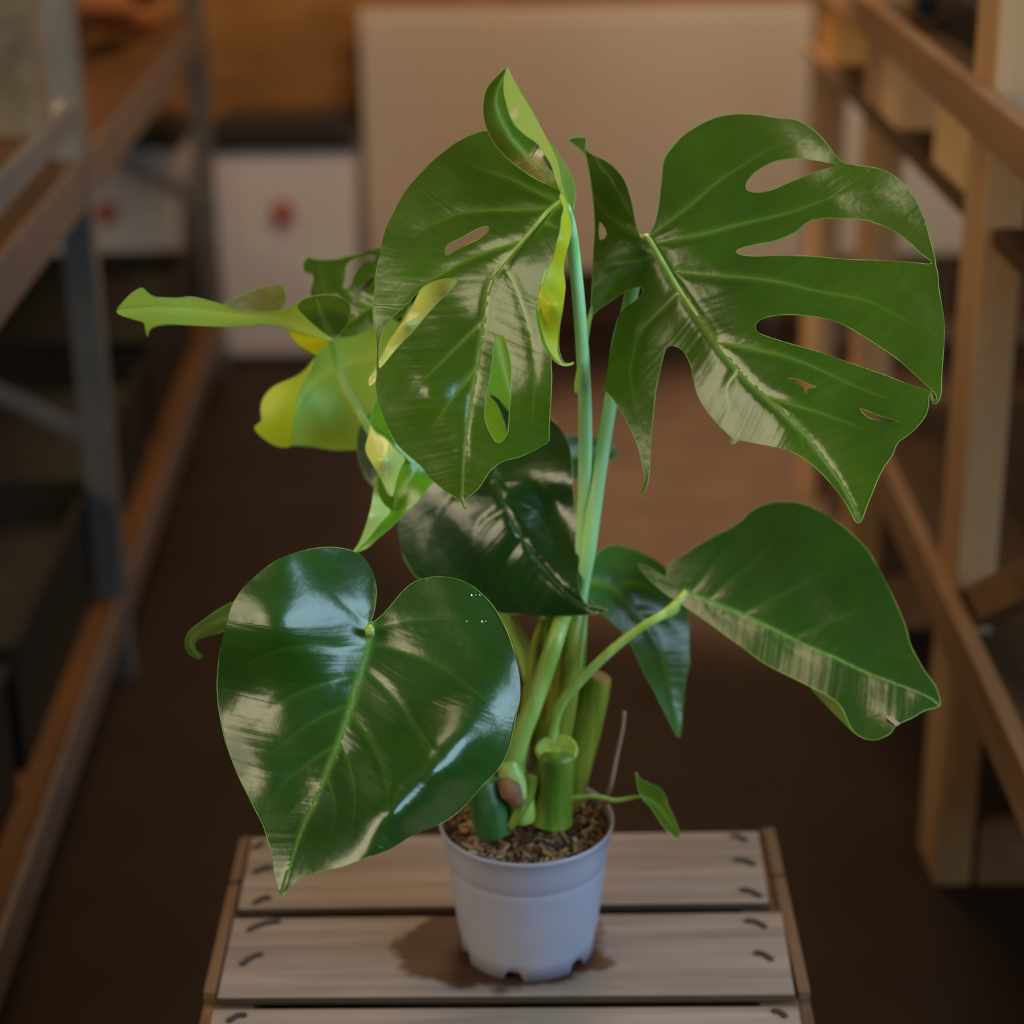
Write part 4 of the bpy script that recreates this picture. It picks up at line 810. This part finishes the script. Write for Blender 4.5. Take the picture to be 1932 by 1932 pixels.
lf.patch(C1([(1035, 618), (1130, 635), (1290, 668), (1240, 715), (1210, 757), (1150, 732), (1090, 692)]), C1([(1035, 618, .13), (1290, 668, .13), (1210, 757, .15)]), 'leaf_yellow', side='under', step=6)
L5 = lf.build()
petiole(L5, C1([(1600, 750, .15), (1680, 900, .14), (1800, 1400, .12), (2350, 2400, .08), (2500, 3000, .04), (2480, 3420, .02)]), [.003, .0035, .004, .005, .006, .008], 'petiole_yellow')

# ---- leaf: far one with slots behind the hanging leaf
lf = Leaf('leaf', 'slotted leaf at the back left, seen almost edge on')
lf.patch(C1([(1130, 282), (1122, 232), (1150, 195), (1200, 206), (1300, 210), (1400, 187), (1500, 165), (1620, 150), (1720, 200), (1720, 500), (1560, 560), (1480, 610), (1390, 650), (1330, 650), (1340, 600), (1300, 560), (1240, 500), (1180, 450), (1162, 400), (1175, 330), (1172, 290)]), C1([(1130, 250, .175), (1400, 187, .170), (1620, 150, .155), (1720, 500, .11), (1390, 650, .12), (1170, 400, .155)]), 'leaf', [C1([(1368, 245), (1420, 205), (1530, 190), (1525, 225), (1462, 232), (1425, 290), (1395, 360), (1350, 372), (1365, 300)]), C1([(1490, 330), (1520, 290), (1530, 330), (1440, 420), (1400, 460), (1420, 400)])], step=6, mid=C1([(1700, 420), (1500, 470), (1350, 580)]), veins=[C1(v) for v in ([(1500, 470), (1380, 400), (1340, 220)], [(1420, 520), (1260, 420), (1210, 230)])], wave=.0012, groove=.004)
L6 = lf.build()
petiole(L6, C1([(1640, 600, .145), (1750, 900, .14), (1900, 1500, .12), (2400, 2450, .08), (2540, 3000, .05), (2510, 3420, .03)]), [.003, .0035, .004, .005, .006, .008], 'petiole_yellow')

# ---- leaf: fresh curling one, twisted, left of the hanging leaf
lf = Leaf('leaf', 'fresh yellow-green leaf still twisted and rolled')
lf.patch(C1([(1560, 985), (1518, 1060), (1505, 1150), (1540, 1195), (1590, 1228), (1640, 1270), (1690, 1320), (1760, 1380), (1760, 1250), (1650, 1100)]), C1([(1560, 985, .03), (1505, 1150, .02), (1640, 1270, .012), (1760, 1300, .02)]), 'leaf_young', step=5)
lf.patch(C1([(1506, 1150), (1490, 1225), (1478, 1300), (1520, 1380), (1560, 1450), (1600, 1530), (1630, 1560), (1642, 1540), (1660, 1450), (1682, 1390), (1702, 1340), (1640, 1280), (1590, 1225), (1535, 1190)]), C1([(1506, 1150, .018), (1478, 1300, .0), (1560, 1450, -.008), (1635, 1560, .0), (1702, 1340, .014), (1600, 1350, -.016), (1590, 1225, .006)]), 'leaf_pale', side='under', step=4.5, mid=C1([(1540, 1190), (1590, 1350), (1630, 1550)]), groove=.0006)
lf.patch(C1([(1552, 1445), (1600, 1540), (1632, 1562), (1645, 1545), (1640, 1610), (1622, 1640), (1580, 1600), (1545, 1540)]), C1([(1552, 1445, .008), (1632, 1562, .004), (1622, 1640, .010), (1545, 1540, .015)]), 'leaf', step=4)
lf.patch(C1([(1548, 1440), (1530, 1500), (1512, 1600), (1490, 1690), (1460, 1780), (1432, 1840), (1405, 1878), (1450, 1868), (1492, 1815), (1552, 1725), (1622, 1645), (1585, 1605), (1552, 1540)]), C1([(1548, 1440, .006), (1512, 1600, -.004), (1405, 1878, -.010), (1552, 1725, -.002), (1622, 1645, .008), (1530, 1680, -.010)]), 'leaf_pale', side='under', step=4.5)
lf.patch(C1([(1660, 1450), (1702, 1340), (1760, 1345), (1880, 1380), (1880, 1455), (1835, 1512), (1765, 1600), (1700, 1662), (1605, 1752), (1540, 1805), (1485, 1855), (1405, 1880), (1490, 1812), (1552, 1722), (1622, 1645), (1642, 1560)]), C1([(1702, 1340, .018), (1880, 1380, .030), (1835, 1512, .012), (1605, 1752, -.004), (1405, 1880, -.008), (1622, 1645, .012), (1650, 1480, .016)]), 'leaf_young', step=5, groove=.0004, mid=C1([(1640, 1600), (1700, 1500), (1780, 1380)]))
st = C2([(530, 900), (500, 990), (430, 1060), (370, 1120), (300, 1200), (230, 1270), (175, 1330), (130, 1380), (125, 1340), (150, 1300), (190, 1220), (250, 1120), (310, 1030), (360, 950), (430, 900)])
lf.patch(st, C2([(530, 900, .015), (175, 1330, .0), (130, 1370, .0), (300, 1200, .022), (310, 1030, .026), (190, 1220, .02), (280, 1130, -.002), (430, 990, .004)]), 'leaf_pale', side='under', step=5, wave=.0012, mid=C2([(500, 930), (300, 1130), (150, 1330)]), groove=.0004)
L7 = lf.build()
petiole(L7, C1([(1740, 1330, .025), (1900, 1480, .13), (2300, 2300, .11), (2480, 2900, .05), (2440, 3400, .01)]), [.003, .0035, .004, .005, .007], 'petiole_lime')

# ---- leaf: bright one seen through the long slot
lf = Leaf('leaf', 'bright green leaf seen through the slot of the hanging leaf')
lf.patch(C2([(560, 1120), (660, 1120), (740, 1200), (760, 1380), (745, 1500), (700, 1480), (660, 1430), (600, 1390), (560, 1300)]), C2([(560, 1120, .02), (660, 1120, .02), (750, 1400, .03), (600, 1390, .015)]), 'leaf_young', step=6, mid=C2([(640, 1120), (680, 1280), (730, 1480)]), veins=[])
lf.patch(C2([(570, 1400), (640, 1440), (675, 1510), (692, 1570), (685, 1640), (620, 1640), (570, 1540)]), C2([(570, 1400, .03), (692, 1570, .02), (600, 1640, .03)]), 'leaf_young', step=6)
L14 = lf.build()
petiole(L14, C2([(640, 1620, .035), (680, 1750, .12), (860, 2400, .10), (880, 2900, .05), (870, 3120, .02)]), [.003, .004, .005, .006, .008], 'petiole_lime')

# ---- leaf: tip curling out behind the front leaf, and one far behind the petioles
lf = Leaf('leaf', 'narrow curled leaf tip poking out left of the heart-shaped leaf')
lf.patch(C4([(420, 360), (262, 408), (200, 438), (140, 478), (80, 522), (40, 560), (25, 610), (36, 650), (68, 677), (102, 684), (106, 668), (84, 652), (70, 622), (82, 594), (120, 577), (180, 562), (250, 545), (420, 560)]), C4([(420, 400, .02), (262, 408, -.01), (140, 478, -.03), (25, 610, -.03), (102, 684, -.01), (82, 594, -.015), (250, 545, .0), (420, 560, .02)]), 'leaf', step=5, mid=C4([(420, 450), (250, 480), (120, 540), (50, 600), (95, 676)]), groove=.0005)
L12 = lf.build()
petiole(L12, [(500, 1165, .02), (640, 1220, .03), (800, 1340, .025), (930, 1500, .01)], [.0025, .003, .004, .006], 'petiole_yellow')
lf = Leaf('leaf', 'dull blurred leaf far behind the two tall petioles')
lf.patch([(1060, 830), (1095, 822), (1130, 828), (1168, 852), (1150, 870), (1125, 895), (1085, 905), (1050, 880)], [(1060, 830, .17), (1168, 852, .19), (1085, 905, .15)], 'leaf_dark', step=6, mid=[(1060, 860), (1110, 858), (1165, 853)])
L13 = lf.build()
petiole(L13, [(1065, 862, .16), (1075, 950, .15), (1085, 1100, .10), (1080, 1300, .05), (1060, 1520, .03)], [.002, .003, .0035, .005, .007], 'petiole_yellow')

# ---- leaf: small one at the soil, right
lf = Leaf('leaf', 'small young leaf on a thin stalk over the pot rim')
lf.patch(C7([(1308, 552), (1332, 590), (1400, 625), (1450, 650), (1482, 700), (1497, 750), (1522, 800), (1556, 880), (1566, 946), (1520, 920), (1470, 870), (1430, 810), (1390, 750), (1350, 712), (1322, 650)]), C7([(1308, 552, -.01), (1482, 700, .01), (1566, 946, -.04), (1390, 750, -.03), (1430, 720, -.005)]), 'leaf', step=4, mid=C7([(1340, 690), (1430, 740), (1500, 830), (1560, 935)]), mw=3, groove=.0006)
L11 = lf.build()
petiole(L11, C7([(1345, 690, -.025), (1270, 705, -.022), (1180, 716, -.02), (1060, 692, -.014), (930, 705, -.01), (830, 750, -.006), (760, 800, -.002)]), [.0012, .0016, .0019, .0019, .002, .0024, .003], 'petiole_lime')

# ---- stems and stumps at the base
def stem(pts, rad, mt, name='stem'): return tube_px(pts, rad, 14).build(name, M[mt], plant, True)
s1 = stem(C5([(900, 900, .06), (868, 985, .035), (840, 1060, .022), (800, 1180, .008), (740, 1360, .002), (680, 1520, -.004), (620, 1680, -.008), (600, 1800, -.006), (590, 1980, .0)]), [.0055, .0058, .0062, .0068, .0072, .0075, .008, .010, .012], 'petiole_lime')
s2 = stem(C5([(925, 920, .07), (915, 990, .04), (905, 1055, .030), (880, 1200, .022), (860, 1400, .022), (830, 1600, .022), (790, 1800, .02), (770, 1990, .02)]), [.006, .0065, .0075, .0085, .0095, .010, .011, .012], 'petiole_yellow')
s3 = stem(C5([(1020, 1350, .03), (995, 1450, .03), (950, 1620, .028), (900, 1800, .026), (860, 1960, .024)]), [.0095, .0115, .0125, .013, .013], 'petiole_yellow', 'cut_stem')
b = tube_px(C5([(1024, 1342, .03), (1020, 1352, .03)]), [.0085, .0098], 14); b.build('cut_face', plain('dry_cut', (0.30, 0.16, 0.05), 0.8), s3, True)
# short stump cut off in front, with a hollow oval top
M['cut'] = plain('fresh_cut', (0.34, 0.42, 0.05), 0.45, var=.3, scale=180)
M['stump'] = stem_mat('stump_green', (0.07, 0.18, 0.015), (0.26, 0.30, 0.025))
s4 = tube_px(C7([(842, 430, -.012), (838, 520, -.010), (830, 620, -.010), (815, 740, -.010), (800, 830, -.010)]), [.0150, .0148, .0146, .0160, .0185], 20).build('cut_stem', M['stump'], plant, True)
c = atY(C7([(842, 418, -.012)])[0][:2], -.012)[0]
b = MB(); V = []; F = []; n = 28; nrm = np.array([0.04, -.66, .75]); nrm /= np.linalg.norm(nrm); ax = np.cross((0, 0, 1), nrm); ax = np.array([1, 0, 0]) - nrm * nrm[0]; ax /= np.linalg.norm(ax); ay = np.cross(nrm, ax)
rings = [(1.0, -.004), (1.06, .000), (1.0, .0016), (.86, .001), (.55, -.0012), (.2, -.001), (.0, .0)]
for q, h in rings:
    for k in range(n):
        t = 2 * math.pi * k / n; rr = .0160 * q * (1 - .16 * max(0, math.cos(t - 1.9)) ** 6); V.append(c + (ax * math.cos(t) * 1.0 + ay * math.sin(t) * .82) * rr + nrm * h)
for i in range(len(rings) - 1):
    for k in range(n): F.append((i * n + k, i * n + (k + 1) % n, (i + 1) * n + (k + 1) % n, (i + 1) * n + k))
b.add(V, F); b.build('cut_face', M['cut'], s4, True)
s5 = stem(C7([(400, 600, -.02), (430, 720, -.022), (455, 830, -.024), (470, 900, -.024)]), [.012, .0145, .0145, .014], 'petiole', 'sheath'); s5.data.materials.clear(); s5.data.materials.append(stem_mat('sheath_dark_green', (0.022, 0.085, 0.018), (0.06, 0.16, 0.04)))
stem(C7([(700, 560, -.014), (670, 680, -.018), (610, 800, -.026), (560, 880, -.03)]), [.006, .006, .005, .003], 'stump', 'sheath')
stem(C7([(560, 480, -.010), (580, 560, -.012), (620, 680, -.014), (650, 820, -.014)]), [.008, .011, .012, .012], 'petiole_lime', 'sheath')
sb = stem(C7([(520, 600, -.026), (570, 660, -.028), (620, 740, -.028)]), [.004, .009, .004], 'petiole', 'dry_scale'); sb.data.materials.clear(); sb.data.materials.append(plain('dry_scale', (0.26, 0.12, 0.06), 0.8, var=.3, scale=90))
stem(C5([(745, 1060, .04), (700, 1200, .04), (680, 1350, .035), (660, 1500, .03), (640, 1800, .02)]), [.003, .0035, .004, .0045, .006], 'petiole_yellow')
# dry stick stuck in at the rim
o = stem(C7([(1240, 195, .03), (1228, 300, .028), (1195, 450, .024), (1160, 620, .018), (1120, 760, .014)]), [.0014, .0017, .0018, .0020, .0022], 'petiole', 'dry_stick'); o.data.materials.clear(); o.data.materials.append(plain('dry_stick', (0.50, 0.30, 0.19), 0.7)); o['label'] = 'thin dry brown stick'
